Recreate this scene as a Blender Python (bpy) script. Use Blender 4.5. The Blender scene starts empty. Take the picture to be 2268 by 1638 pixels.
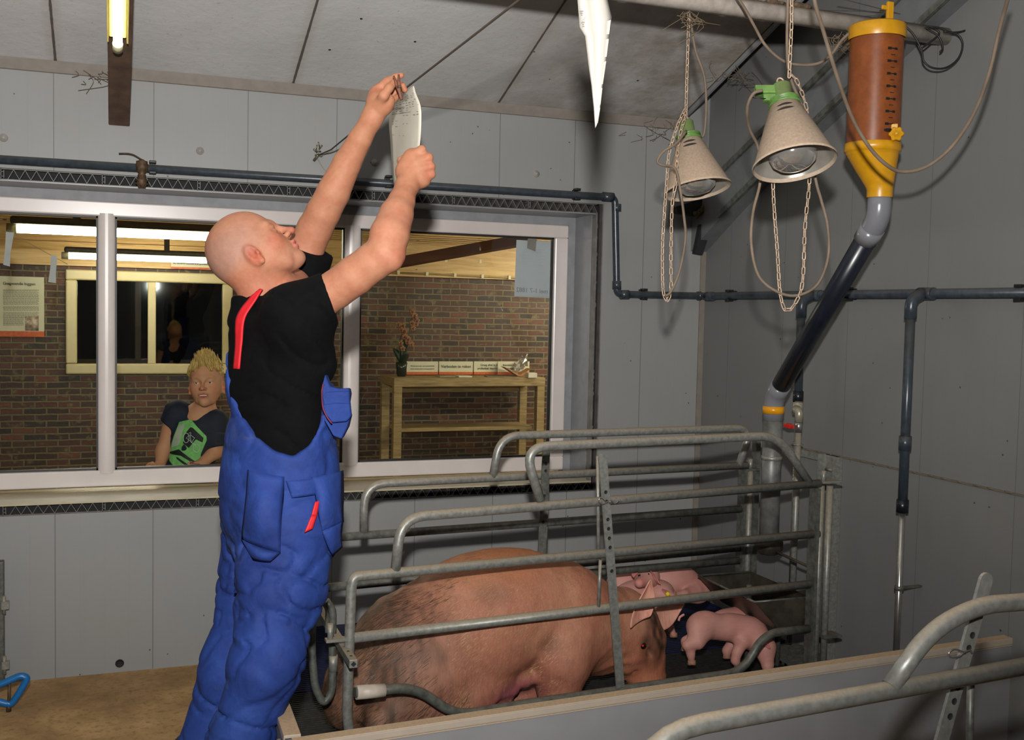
import bpy, bmesh, math, random
import numpy as np
from mathutils import Vector, Matrix
random.seed(7)
sc = bpy.context.scene
C = bpy.data.collections.new('Barn'); sc.collection.children.link(C)

# ------------------------------------------------------------------ camera, world, flash, exposure
F_PX = 2343.18; IW, IH = 2268, 1638
CM = np.array([[9.35933170e-01, -3.51536834e-01, 2.12357260e-02],
               [-6.05987320e-05, -6.04590850e-02, -9.98170674e-01],
               [3.52177652e-01, 9.34219756e-01, -5.66069657e-02]])
CAM = np.array([0.0, 0.0, 1.5])
cd = bpy.data.cameras.new('camera'); cam = bpy.data.objects.new('camera', cd); C.objects.link(cam)
cd.sensor_width = 36; cd.lens = F_PX / IW * 36; cd.clip_start = 0.05; cd.clip_end = 60
mw = Matrix.Identity(4)
for i in range(3):
    mw[i][0] = CM[0][i]; mw[i][1] = -CM[1][i]; mw[i][2] = -CM[2][i]; mw[i][3] = CAM[i]
cam.matrix_world = mw
sc.camera = cam
w = bpy.data.worlds.new('world'); sc.world = w; w.use_nodes = True
w.node_tree.nodes['Background'].inputs[0].default_value = (.55, .6, .7, 1)
w.node_tree.nodes['Background'].inputs[1].default_value = 0.02
sc.view_settings.view_transform = 'Standard'; sc.view_settings.look = 'None'
sc.view_settings.gamma = 1; sc.view_settings.use_curve_mapping = False
sc.view_settings.exposure = 0.0

def lamp(name, kind, loc, power, col=(1, 1, 1), aim=None, **kw):
    d = bpy.data.lights.new(name, kind); d.energy = power; d.color = col
    for k, v in kw.items(): setattr(d, k, v)
    o = bpy.data.objects.new(name, d); C.objects.link(o); o.location = loc
    if aim is not None:
        o.rotation_euler = (Vector(aim) - Vector(loc)).to_track_quat('-Z', 'Y').to_euler()
    return o
# the camera's own flash, just above the lens, tipped a little upward
lamp('camera_flash', 'SPOT', (-.02, -.03, 1.78), 650, (1, .975, .94), aim=(.75, 4.0, 3.0),
     spot_size=math.radians(128), spot_blend=1.0, shadow_soft_size=.035)

# ------------------------------------------------------------------ helpers
def ray(x, y): return CM.T @ np.array([(x - IW/2)/F_PX, (y - IH/2)/F_PX, 1.0])
def P(x, y, **k):
    """where the sight line of a photo point meets a plane of the room"""
    d = ray(x, y); a, v = list(k.items())[0]; i = 'XYZ'.index(a)
    return CAM + (v - CAM[i])/d[i]*d
def D(x, y, dep): return CAM + dep*ray(x, y)
def online(x, y, p, n):
    d = ray(x, y); n = np.array(n, float); return CAM + ((np.array(p) - CAM) @ n)/(d @ n)*d
RT, UP, FW = CM[0], -CM[1], CM[2]
def nrm(v): v = np.array(v, float); return v/np.linalg.norm(v)

def tag(o, label=None, cat=None, group=None, kind=None):
    if label: o['label'] = label
    if cat: o['category'] = cat
    if group: o['group'] = group
    if kind: o['kind'] = kind
    return o
def empty(name, loc, label=None, cat=None, group=None):
    o = bpy.data.objects.new(name, None); C.objects.link(o); o.location = tuple(loc); o.empty_display_size = .05
    return tag(o, label, cat, group)
def link(name, me, m, parent=None, label=None):
    o = bpy.data.objects.new(name, me); C.objects.link(o)
    if m is not None:
        me.materials.clear()
        for x in (m if isinstance(m, (list, tuple)) else [m]): me.materials.append(x)
    if parent is not None:
        o.parent = parent
        o.matrix_parent_inverse = Matrix.Translation(-wloc(parent))
    if label: o['label'] = label
    return o
def wloc(o):
    v = Vector(o.location)
    return v
class MB:
    def __init__(s): s.v = []; s.f = []; s.sm = []; s.mi = []
    def add(s, V, F, smooth=False, mi=0):
        n = len(s.v); s.v += [tuple(map(float, p)) for p in V]; s.f += [tuple(i+n for i in q) for q in F]
        s.sm += [smooth]*len(F); s.mi += [mi]*len(F); return s
    def box(s, a, b, mi=0):
        x0, y0, z0 = a; x1, y1, z1 = b
        V = [(x0,y0,z0),(x1,y0,z0),(x1,y1,z0),(x0,y1,z0),(x0,y0,z1),(x1,y0,z1),(x1,y1,z1),(x0,y1,z1)]
        return s.add(V, [(0,3,2,1),(4,5,6,7),(0,1,5,4),(1,2,6,5),(2,3,7,6),(3,0,4,7)], mi=mi)
    def obox(s, c, ax, ay, az, mi=0):
        """oriented box: centre and three half-axis vectors"""
        c, ax, ay, az = map(np.array, (c, ax, ay, az)); V = []
        for k in (-1, 1):
            for i, j in ((-1,-1),(1,-1),(1,1),(-1,1)): V.append(c + i*ax + j*ay + k*az)
        return s.add(V, [(0,3,2,1),(4,5,6,7),(0,1,5,4),(1,2,6,5),(2,3,7,6),(3,0,4,7)], mi=mi)
    def beam(s, a, b, wd, ht, up=(0, 0, 1), mi=0):
        a, b = np.array(a, float), np.array(b, float); d = b-a; L = np.linalg.norm(d); d = d/L
        sd = nrm(np.cross(d, up)); u = np.cross(sd, d)
        return s.obox((a+b)/2, d*L/2, sd*wd/2, u*ht/2, mi)
    def quadprism(s, q, t, mi=0):
        """closed slab from polygon q and thickness vector t"""
        q = [np.array(p, float) for p in q]; n = len(q); t = np.array(t, float)
        V = q + [p+t for p in q]
        F = [tuple(range(n))[::-1], tuple(range(n, 2*n))] + [(i, (i+1) % n, n+(i+1) % n, n+i) for i in range(n)]
        return s.add(V, F, mi=mi)
    def tube(s, pts, r, n=12, closed=False, cap=True, mi=0, flat=None):
        pts = [np.array(p, float) for p in pts]; m = len(pts)
        rs = r if hasattr(r, '__len__') else [r]*m
        T = []
        for i in range(m):
            a = pts[(i-1) % m] if (closed or i > 0) else pts[i]; b = pts[(i+1) % m] if (closed or i < m-1) else pts[i]
            T.append(nrm(b-a))
        u = np.cross(T[0], (0, 0, 1)); 
        if np.linalg.norm(u) < .05: u = np.cross(T[0], (1, 0, 0))
        u = nrm(u); V = []
        for i in range(m):
            u = nrm(u - T[i]*(u @ T[i])); v = np.cross(T[i], u)
            for k in range(n):
                a = 2*math.pi*k/n; V.append(pts[i] + rs[i]*(math.cos(a)*u + math.sin(a)*v*(flat or 1)))
        F = []
        for i in range(m if closed else m-1):
            for k in range(n):
                a, b = i*n+k, i*n+(k+1) % n; c, d = ((i+1) % m)*n+(k+1) % n, ((i+1) % m)*n+k
                F.append((a, b, c, d))
        s.add(V, F, True, mi)
        if cap and not closed:
            s.add(V[:n], [tuple(range(n))[::-1]], mi=mi); s.add(V[-n:], [tuple(range(n))], mi=mi)
        return s
    def lathe(s, prof, c, ax=(0, 0, 1), n=32, mi=0, cap=False, smooth=True):
        """profile of (radius, height) about an axis through c"""
        ax = nrm(ax); u = np.cross(ax, (0, 1, 0))
        if np.linalg.norm(u) < .1: u = np.cross(ax, (1, 0, 0))
        u = nrm(u); v = np.cross(ax, u); V = []; c = np.array(c, float)
        for r, h in prof:
            for k in range(n):
                a = 2*math.pi*k/n; V.append(c + ax*h + r*(math.cos(a)*u + math.sin(a)*v))
        F = [(i*n+k, i*n+(k+1) % n, (i+1)*n+(k+1) % n, (i+1)*n+k) for i in range(len(prof)-1) for k in range(n)]
        s.add(V, F, smooth, mi)
        if cap:
            s.add(V[:n], [tuple(range(n))[::-1]], mi=mi); s.add(V[-n:], [tuple(range(n))], mi=mi)
        return s
    def ball(s, c, r, n=12, mi=0):
        r = np.array(r if hasattr(r, '__len__') else (r, r, r)); prof = []
        V = []; c = np.array(c, float)
        for i in range(n+1):
            t = math.pi*i/n
            for k in range(2*n):
                a = math.pi*k/n; V.append(c + r*np.array([math.sin(t)*math.cos(a), math.sin(t)*math.sin(a), -math.cos(t)]))
        m = 2*n
        return s.add(V, [(i*m+k, i*m+(k+1) % m, (i+1)*m+(k+1) % m, (i+1)*m+k) for i in range(n) for k in range(m)], True, mi)
    def grid(s, G, thick=None, mi=0, smooth=True):
        """grid of points G[i][j]; thickness vector optional"""
        a, b = len(G), len(G[0]); V = [p for r_ in G for p in r_]
        F = [(i*b+j, i*b+j+1, (i+1)*b+j+1, (i+1)*b+j) for i in range(a-1) for j in range(b-1)]
        if thick is None: return s.add(V, F, smooth, mi)
        n = len(V); t = np.array(thick)
        V2 = V + [np.array(p)+t for p in V]; F2 = F + [tuple(i+n for i in q[::-1]) for q in F]
        s.add(V2, F2, smooth, mi)
        ring = [j for j in range(b)] + [i*b+b-1 for i in range(1, a)] + [(a-1)*b+j for j in range(b-2, -1, -1)] + [i*b for i in range(a-2, 0, -1)]
        return s.add(V2, [(ring[k], ring[k]+n, ring[(k+1) % len(ring)]+n, ring[(k+1) % len(ring)]) for k in range(len(ring))], False, mi)
    def mesh(s, name, fix=True):
        me = bpy.data.meshes.new(name); me.from_pydata(s.v, [], s.f); me.update()
        me.polygons.foreach_set('use_smooth', s.sm); me.polygons.foreach_set('material_index', s.mi)
        if fix:
            bm = bmesh.new(); bm.from_mesh(me); bmesh.ops.remove_doubles(bm, verts=bm.verts, dist=1e-6)
            bmesh.ops.recalc_face_normals(bm, faces=bm.faces); bm.to_mesh(me); bm.free()
        return me
    def build(s, name, m, parent=None, label=None, bevel=0, fix=True, auto=True):
        o = link(name, s.mesh(name, fix), m, parent, label)
        if bevel:
            b = o.modifiers.new('bevel', 'BEVEL'); b.width = bevel; b.segments = 2; b.limit_method = 'ANGLE'
        return o
def fillet(pts, r, n=6):
    """rounded corners for a bent tube"""
    pts = [np.array(p, float) for p in pts]; out = [pts[0]]
    for i in range(1, len(pts)-1):
        a, b, c = pts[i-1], pts[i], pts[i+1]; da, dc = np.linalg.norm(a-b), np.linalg.norm(c-b)
        rr = r[i-1] if hasattr(r, '__len__') else r
        q = min(rr, da*.49, dc*.49); p0 = b+(a-b)/da*q; p2 = b+(c-b)/dc*q
        for k in range(n+1):
            t = k/n; out.append((1-t)**2*p0 + 2*t*(1-t)*b + t*t*p2)
    out.append(pts[-1]); return out
def spline(pts, n=8):
    """Catmull-Rom through the points"""
    p = [np.array(q, float) for q in pts]; p = [2*p[0]-p[1]] + p + [2*p[-1]-p[-2]]; out = []
    for i in range(1, len(p)-2):
        for k in range(n):
            t = k/n
            out.append(.5*((2*p[i]) + (-p[i-1]+p[i+1])*t + (2*p[i-1]-5*p[i]+4*p[i+1]-p[i+2])*t*t + (-p[i-1]+3*p[i]-3*p[i+1]+p[i+2])*t**3))
    out.append(p[-2]); return out
def text(name, body, size, loc, xdir, ydir, m, parent, align='LEFT', bold=0.0, shear=0, space=1.0):
    cu = bpy.data.curves.new(name, 'FONT'); cu.body = body; cu.size = size; cu.align_x = align; cu.extrude = .0006; cu.offset = bold
    cu.space_character = space; cu.shear = shear
    o = bpy.data.objects.new(name, cu); C.objects.link(o)
    x, y = nrm(xdir), nrm(ydir); z = np.cross(x, y)
    mm = Matrix([[x[0], y[0], z[0], loc[0]], [x[1], y[1], z[1], loc[1]], [x[2], y[2], z[2], loc[2]], [0, 0, 0, 1]])
    me = bpy.data.meshes.new_from_object(o.evaluated_get(bpy.context.evaluated_depsgraph_get()))
    me.transform(mm); bpy.data.objects.remove(o)
    return link(name, me, m, parent)

# ------------------------------------------------------------------ materials
def srgb(h):
    if isinstance(h, str):
        h = h.lstrip('#'); h = [int(h[i:i+2], 16)/255 for i in (0, 2, 4)]
    return tuple((c/12.92 if c <= .04045 else ((c+.055)/1.055)**2.4) for c in h) + (1,)
MATS = {}
class NT:
    def __init__(s, name):
        s.m = bpy.data.materials.new(name); s.m.use_nodes = True; s.t = s.m.node_tree; s.n = s.t.nodes
        s.b = s.n['Principled BSDF']; MATS[name] = s.m
    def new(s, t, **k):
        nd = s.n.new(t)
        for a, v in k.items():
            if a in nd.inputs: nd.inputs[a].default_value = v
            else: setattr(nd, a, v)
        return nd
    def l(s, a, b): s.t.links.new(a, b)
    def pos(s, scale=(1, 1, 1), obj=False):
        tc = s.new('ShaderNodeTexCoord'); mp = s.new('ShaderNodeMapping'); mp.inputs['Scale'].default_value = scale
        g = s.new('ShaderNodeNewGeometry')
        s.l(tc.outputs['Object'] if obj else g.outputs['Position'], mp.inputs[0]); return mp.outputs[0]
    def noise(s, vec, sc_, det=3, rough=.5, dist=0):
        nd = s.new('ShaderNodeTexNoise'); nd.inputs['Scale'].default_value = sc_; nd.inputs['Detail'].default_value = det
        nd.inputs['Roughness'].default_value = rough; nd.inputs['Distortion'].default_value = dist; s.l(vec, nd.inputs['Vector']); return nd.outputs['Fac']
    def ramp(s, fac, stops, interp='LINEAR'):
        r = s.new('ShaderNodeValToRGB'); r.color_ramp.interpolation = interp
        e = r.color_ramp.elements
        while len(e) < len(stops): e.new(.5)
        for i, (p, c) in enumerate(stops): e[i].position = p; e[i].color = c if len(c) == 4 else tuple(c)+(1,)
        s.l(fac, r.inputs[0]); return r.outputs[0]
    def mix(s, fac, a, b, mode='MIX'):
        nd = s.new('ShaderNodeMix', data_type='RGBA', blend_type=mode)
        for inp, v in ((nd.inputs[0], fac), (nd.inputs[6], a), (nd.inputs[7], b)):
            if hasattr(v, 'is_linked'): s.l(v, inp)
            else: inp.default_value = v
        return nd.outputs[2]
    def math(s, op, a, b=0.0, c=None):
        nd = s.new('ShaderNodeMath', operation=op)
        for i, v in enumerate((a, b) if c is None else (a, b, c)):
            if hasattr(v, 'is_linked'): s.l(v, nd.inputs[i])
            else: nd.inputs[i].default_value = v
        return nd.outputs[0]
    def bump(s, h, st=.3, dist=.01):
        nd = s.new('ShaderNodeBump'); nd.inputs['Strength'].default_value = st; nd.inputs['Distance'].default_value = dist
        s.l(h, nd.inputs['Height']); s.l(nd.outputs[0], s.b.inputs['Normal']); return nd
    def col(s, c):
        if hasattr(c, 'is_linked'): s.l(c, s.b.inputs['Base Color'])
        else: s.b.inputs['Base Color'].default_value = c
    def set(s, rough=.5, metal=0, spec=.5, **k):
        s.b.inputs['Roughness'].default_value = rough; s.b.inputs['Metallic'].default_value = metal
        s.b.inputs['Specular IOR Level'].default_value = spec
        for a, v in k.items(): s.b.inputs[a].default_value = v
        return s.m
WHITE = (1, 1, 1, 1)
BLK = (0, 0, 0, 1)
def simple(name, c, rough=.5, metal=0, var=.08, scale=20, bump=0, **k):
    t = NT(name); v = t.pos(); c = srgb(c) if isinstance(c, str) else c
    n = t.noise(v, scale, 4)
    t.col(t.ramp(n, [(.3, tuple(x*(1-var*2) for x in c[:3])), (.7, tuple(min(1, x*(1+var)) for x in c[:3]))]))
    if bump: t.bump(n, bump, .004)
    return t.set(rough, metal, **k)
def dusty(name, c, dust='#a08a6c', rough=.4, metal=.0, amt=.75, var=.2, scale=35, lo=.25, hi=.75):
    """a surface with barn dust settled on whatever faces up"""
    t = NT(name); v = t.pos(); c = srgb(c)
    n = t.noise(v, scale, 5, .6)
    base = t.ramp(n, [(.35, tuple(x*(1-var*1.6) for x in c[:3])), (.65, tuple(min(1, x*(1+var)) for x in c[:3]))])
    g = t.new('ShaderNodeNewGeometry'); sx = t.new('ShaderNodeSeparateXYZ'); t.l(g.outputs['Normal'], sx.inputs[0])
    n2 = t.noise(v, 9, 4, .6); z = t.math('ADD', sx.outputs['Z'], t.math('MULTIPLY', t.math('SUBTRACT', n2, .5), .35))
    f = t.new('ShaderNodeMapRange'); f.inputs['From Min'].default_value = lo; f.inputs['From Max'].default_value = hi; f.inputs['To Max'].default_value = amt
    t.l(z, f.inputs[0]); d = srgb(dust); n3 = t.noise(v, 160, 3)
    dc = t.ramp(n3, [(.3, tuple(x*.75 for x in d[:3])), (.7, d)])
    t.col(t.mix(f.outputs[0], base, dc))
    r = t.math('ADD', t.math('MULTIPLY', f.outputs[0], .5), rough); t.l(r, t.b.inputs['Roughness'])
    mt = t.math('MULTIPLY', t.math('SUBTRACT', 1.0, f.outputs[0]), metal); 
    t.b.inputs['Specular IOR Level'].default_value = .5
    t.l(mt, t.b.inputs['Metallic']); t.bump(n, .15, .002)
    return t.m

def wall_mat(name, axis, off, step, c='#8d8e8d', seam_k=.62):
    t = NT(name); v = t.pos(); sx = t.new('ShaderNodeSeparateXYZ'); t.l(v, sx.inputs[0]); c = srgb(c)
    n = t.noise(v, 1.3, 4, .55); base = t.ramp(n, [(.3, tuple(x*.9 for x in c[:3])), (.7, tuple(x*1.05 for x in c[:3]))])
    fine = t.noise(t.pos((60, 60, 3)), 1.0, 2); base = t.mix(t.math('MULTIPLY', fine, .14), base, (c[0]*.7, c[1]*.7, c[2]*.7, 1))
    grime = t.ramp(t.noise(v, 2.6, 6, .65), [(.52, BLK), (.75, WHITE)])
    base = t.mix(t.math('MULTIPLY', grime, .22), base, srgb('#7d7263'))
    u = t.math('SUBTRACT', sx.outputs[axis], off); fr = t.math('FRACT', t.math('DIVIDE', u, step))
    seam = t.math('LESS_THAN', fr, .0028/step)
    sub = t.math('LESS_THAN', t.math('FRACT', t.math('DIVIDE', u, step/4)), .004/step*2)
    base = t.mix(t.math('MULTIPLY', sub, .05), base, BLK)
    base = t.mix(t.math('MULTIPLY', seam, seam_k), base, srgb('#3c3a36'))
    c2_ = t.new('ShaderNodeCombineXYZ'); t.l(sx.outputs[axis], c2_.inputs[0]); t.l(sx.outputs['Z'], c2_.inputs[1])
    vo = t.new('ShaderNodeTexVoronoi'); vo.inputs['Scale'].default_value = 5.5; t.l(c2_.outputs[0], vo.inputs['Vector'])
    dots = t.math('LESS_THAN', vo.outputs['Distance'], .023)
    vo2 = t.new('ShaderNodeTexVoronoi'); vo2.inputs['Scale'].default_value = 14; t.l(c2_.outputs[0], vo2.inputs['Vector'])
    d2 = t.math('MULTIPLY', t.math('LESS_THAN', vo2.outputs['Distance'], .045), t.math('GREATER_THAN', t.noise(v, 1.7, 3), .52))
    base = t.mix(t.math('MULTIPLY', t.math('MAXIMUM', dots, d2), .85), base, srgb('#1d1a17'))
    t.col(base); t.bump(t.math('MULTIPLY', seam, -1), .5, .003)
    return t.set(.5, 0, .35)
M_wallb = wall_mat('wall_back_planks', 'X', .1475, .3665)
M_wallr = wall_mat('wall_right_planks', 'Y', 2.986, .4275, c='#747574', seam_k=.35)  # same planks as the back wall, colour darkened for the grazing light
M_seam = simple('dark_joint', '#4a4238', .8)
M_trim = simple('pvc_trim', '#7d766d', .5)

def ceiling_mat():
    t = NT('ceiling_board'); v = t.pos(); sx = t.new('ShaderNodeSeparateXYZ'); t.l(v, sx.inputs[0])
    c = srgb('#c4c3c2'); n = t.noise(v, 2.2, 5, .6)
    base = t.ramp(n, [(.3, tuple(x*.88 for x in c[:3])), (.7, tuple(x*1.06 for x in c[:3]))])
    sp = t.noise(v, 75, 4, .7); base = t.mix(t.ramp(sp, [(.62, BLK), (.80, WHITE)]), base, srgb('#8a7c6a'))
    # dust that has collected towards the feed pipe
    mr = t.new('ShaderNodeMapRange'); mr.inputs['From Min'].default_value = 1.2; mr.inputs['From Max'].default_value = 2.1; t.l(sx.outputs['X'], mr.inputs[0])
    n2 = t.noise(v, 3.5, 5, .7); f = t.math('MULTIPLY', mr.outputs[0], t.ramp(n2, [(.2, BLK), (.75, WHITE)]))
    base = t.mix(t.math('MULTIPLY', f, .9), base, srgb('#6f604c'))
    u = t.math('FRACT', t.math('DIVIDE', t.math('SUBTRACT', sx.outputs['X'], .693), .9025))
    u = t.math('ABSOLUTE', t.math('SUBTRACT', t.math('FRACT', t.math('ADD', u, .5)), .5))
    jit = t.math('MULTIPLY', t.math('SUBTRACT', t.noise(v, 14, 3), .5), .006)
    seam = t.math('LESS_THAN', t.math('ADD', u, jit), .0052)
    halo = t.math('MULTIPLY', t.math('SUBTRACT', 1.0, t.math('MINIMUM', t.math('MULTIPLY', u, 24), 1.0)), .28)
    base = t.mix(halo, base, srgb('#8b7c5e')); base = t.mix(t.math('MULTIPLY', seam, .85), base, srgb('#3b352c'))
    vo = t.new('ShaderNodeTexVoronoi'); vo.inputs['Scale'].default_value = 9; t.l(v, vo.inputs['Vector'])
    base = t.mix(t.math('LESS_THAN', vo.outputs['Distance'], .05), base, srgb('#2a2520'))
    t.col(base); t.bump(t.math('ADD', t.noise(v, 26, 5, .6), t.math('MULTIPLY', seam, -3)), .2, .012)
    return t.set(.75, 0, .3)
M_ceil = ceiling_mat()

# ------------------------------------------------------------------ the barn shell
YW = 4.498; XR = 2.685; YF = 4.72
OX1, OZ0, OZ1 = 2.10, .70, 1.955      # window opening in the back wall
def struct(o): o['kind'] = 'structure'; return o
def boxes(name, lst, m, parent=None, **k):
    b = MB()
    for a, c in lst: b.box(a, c)
    return b.build(name, m, parent, **k)
struct(boxes('wall_back', [((-2.4, YW, -.1), (XR, YW+.04, OZ0-.042)), ((-2.4, YW, OZ1+.045), (XR, YW+.04, 4.2)),
                           ((OX1+.03, YW, OZ0-.042), (XR, YW+.04, OZ1+.045))], M_wallb))
struct(boxes('wall_right', [((XR, -2.6, -.1), (XR+.08, YW+.3, 5.2))], M_wallr))
M_wallo = simple('plain_wall', '#85878a', .6)
struct(boxes('wall_left', [((-2.48, -2.6, -.1), (-2.4, YW, 5.2))], M_wallo))
struct(boxes('wall_front', [((-2.48, -2.68, -.1), (XR+.08, -2.6, 5.2))], M_wallo))

t = NT('concrete_floor'); v = t.pos(); n = t.noise(v, 4, 6, .65)
b = t.ramp(n, [(.25, srgb('#7d6240')), (.5, srgb('#a98658')), (.75, srgb('#c6a26e'))])
b = t.mix(t.ramp(t.noise(v, 40, 4, .7), [(.5, BLK), (.7, WHITE)]), b, srgb('#85693f')); b = t.mix(t.ramp(t.noise(v, 1.1, 3), [(.5, BLK), (.65, (.5, .5, .5, 1))]), b, srgb('#604a30'))
t.col(b); t.bump(n, .5, .01); M_floor = t.set(.85)
struct(boxes('floor', [((-2.4, -2.6, -.12), (XR, YW, 0))], M_floor))
# sloping ceiling, rising from the window wall towards the camera
SL = .352
def cz(y): return 2.405 + SL*(YW-y)
XC = 2.50
q = [(-2.4, YW+.03, cz(YW+.03)), (XC, YW+.03, cz(YW+.03)), (XC, -2.6, cz(-2.6)), (-2.4, -2.6, cz(-2.6))]
struct(MB().quadprism(q, (0, 0, .05)).build('ceiling', M_ceil))
q = [(XC-.1, YW+.3, cz(YW)+.5), (XR+.08, YW+.3, cz(YW)+.5), (XR+.08, -2.6, cz(-2.6)+.5), (XC-.1, -2.6, cz(-2.6)+.5)]
struct(MB().quadprism(q, (0, 0, .05)).build('ceiling_gable', M_wallo))
# strip between ceiling board and gable wall
q = [(XC, YW, cz(YW)-.02), (XC, -2.6, cz(-2.6)-.02), (XC, -2.6, cz(-2.6)+.5), (XC, YW, cz(YW)+.5)]
struct(MB().quadprism(q, (.012, 0, 0)).build('trim_1', M_wallo))
# ledge moulding where wall meets ceiling
b = MB(); b.quadprism([(-2.4, YW, 2.372), (-2.4, YW, 2.412), (-2.4, YW-.03, 2.414), (-2.4, YW-.008, 2.374)], (XC+.0+2.4, 0, 0))
struct(b.build('trim_2', simple('ledge', '#857d75', .6, var=.05, scale=30)))
# corner strip and the horizontal joint strip on the right wall
struct(MB().beam((XR-.012, YW-.004, .0), (XR-.012, YW-.004, 1.99), .03, .008, up=(0, 1, 0)).build('trim_3', M_trim))
b = MB(); b.box((XR-.006, -2.6, .947), (XR, YW, .953))
for i in range(40): b.ball((XR-.007, 4.2-i*.07-random.uniform(0, .02), .952), (.003, random.uniform(.008, .02), .004), 4)
struct(b.build('trim_4', simple('joint_strip', '#6b6152', .8)))

# ------------------------------------------------------------------ cut ends of hollow planks round the window opening (zigzag webs)
M_dark = simple('cavity_dark', '#17181a', .8)
M_web = simple('web_plastic', '#6d6a66', .5, var=.15)
def web_strip(name, x0, x1, z0, z1, pitch=.04):
    b = MB(); b.box((x0, YW+.035, z0), (x1, YW+.041, z1)); struct(b.build(name, M_dark))
    b = MB(); y0, y1 = YW-.002, YW+.034; th = .0022
    b.box((x0, y0, z0), (x1, y1, z0+.003)); b.box((x0, y0, z1-.003), (x1, y1, z1))
    x = x1; k = 0; prev = None
    while x - pitch/2 > x0:
        a, c = ((x, z0+.003), (x-pitch/2, z1-.003)) if k % 2 == 0 else ((x, z1-.003), (x-pitch/2, z0+.003))
        if (k//2) % 9 == 8:
            if k % 2 == 0:
                b.box((x-pitch*.6, y0, z0), (x-pitch*.6+th, y1, z1)); b.box((x-pitch*.35, y0, z0+.006), (x-pitch*.35+th, y1, z1-.006))
                b.box((x-pitch*.6, y0, z0+.012), (x-pitch*.35, y1, z0+.014)); b.box((x-pitch*.6, y0, z1-.014), (x-pitch*.35, y1, z1-.012))
        else:
            q = [(a[0], y0, a[1]), (a[0]+th, y0, a[1]), (c[0]+th, y0, c[1]), (c[0], y0, c[1])]
            b.quadprism(q, (0, y1-y0, 0))
        x -= pitch/2; k += 1
    struct(b.build(name+'_web', M_web))
web_strip('trim_5', -1.6, OX1+.0, OZ1, OZ1+.043)
web_strip('trim_6', -1.6, OX1+.0, OZ0-.040, OZ0)
# dark open joint down the right side of the opening
b = MB(); b.box((OX1+.001, YW+.03, OZ0-.04), (OX1+.03, YW+.041, OZ1+.04)); struct(b.build('trim_7', M_dark))
b = MB(); b.box((OX1-.004, YW-.004, OZ0-.01), (OX1+.003, YW+.04, OZ1+.003)); b.box((OX1+.028, YW-.003, OZ0-.03), (OX1+.033, YW+.04, OZ1+.045))
for i in range(46):
    z = OZ0+.02+i*.0262
    b.ball((OX1+.012+random.uniform(-.004, .004), YW+.026, z), (.007, .006, random.uniform(.008, .014)), 4)
struct(b.build('trim_8', M_web))
# reveal: sides, top and sill of the recess
M_rev = simple('reveal_panel', '#84868a', .35, var=.05); M_sill = simple('window_sill_pvc', '#b3a98e', .35, var=.05)
struct(boxes('trim_9', [((OX1-.006, YW+.04, OZ0), (OX1+.03, YF+.1, OZ1+.02)), ((-1.8, YW+.0, OZ1-.004), (OX1, YF+.1, OZ1+.001))], M_rev))
struct(boxes('trim_10', [((-1.8, YW-.012, OZ0-.001), (OX1, YF+.1, OZ0+.006))], M_sill))

# ------------------------------------------------------------------ window 1 (barn to visitor room)
M_pvc = simple('white_pvc', '#cdc4bf', .28, var=.03, scale=8); M_gask = simple('gasket', '#0c0c0d', .5)
t = NT('window_glass'); t.col((1, 1, 1, 1)); M_glass = t.set(.0, 0, .5, **{'Transmission Weight': 1.0, 'IOR': 1.33}); 
for nd in list(t.n):
    if nd.type == 'BSDF_PRINCIPLED': pb = nd
tr = t.n.new('ShaderNodeBsdfTransparent'); gl = t.n.new('ShaderNodeBsdfGlossy'); gl.inputs['Roughness'].default_value = .0
fr = t.n.new('ShaderNodeFresnel'); fr.inputs[0].default_value = 1.5; mx = t.n.new('ShaderNodeMixShader'); tr.inputs[0].default_value = (.93, .95, .93, 1)
t.l(fr.outputs[0], mx.inputs[0]); t.l(tr.outputs[0], mx.inputs[1]); t.l(gl.outputs[0], mx.inputs[2]); t.l(mx.outputs[0], t.n['Material Output'].inputs[0])
Z0, Z1 = .724, 1.912; G0, G1 = .792, 1.851
win = struct(empty('window_1', (0, YF, Z0)))
def bar(nm, x0, x1, z0, z1, y0=YF, y1=YF+.07): return boxes(nm, [((x0, y0, z0), (x1, y1, z1))], M_pvc, win, bevel=.006)
bar('window_frame', -1.8, 2.058, G1, Z1); bar('window_frame', -1.8, 2.058, Z0, G0)
bar('window_frame', 1.989, 2.058, G0-.001, G1+.001); 
for xa, xb in ((-.062, .005), (.970, 1.042), (-1.1, -1.03)):
    bb = MB(); n = 18; pr = [(xa, YF+.07)] + [((xa+xb)/2 - math.cos(math.pi*k/n)*(xb-xa)/2, YF+.012 - math.sin(math.pi*k/n)*.02) for k in range(n+1)] + [(xb, YF+.07)]
    bb.quadprism([(x, y, G0-.012) for x, y in pr], (0, 0, G1-G0+.024)); bb.build('mullion', M_pvc, win)
for xa, xb in ((-1.03, -.062), (.005, .970), (1.042, 1.989)):
    bb = MB(); g = .007
    for a, c in (((xa, G0), (xb, G0+g)), ((xa, G1-g), (xb, G1)), ((xa, G0), (xa+g, G1)), ((xb-g, G0), (xb, G1))):
        bb.box((a[0], YF+.02, a[1]), (c[0], YF+.045, c[1]))
    bb.build('gasket', M_gask, win)
    boxes('glass_pane', [((xa+.002, YF+.036, G0+.002), (xb-.002, YF+.040, G1-.002))], M_glass, win)
M_steelthin = simple('bright_edge', '#c9c9c4', .25, .6)
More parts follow.
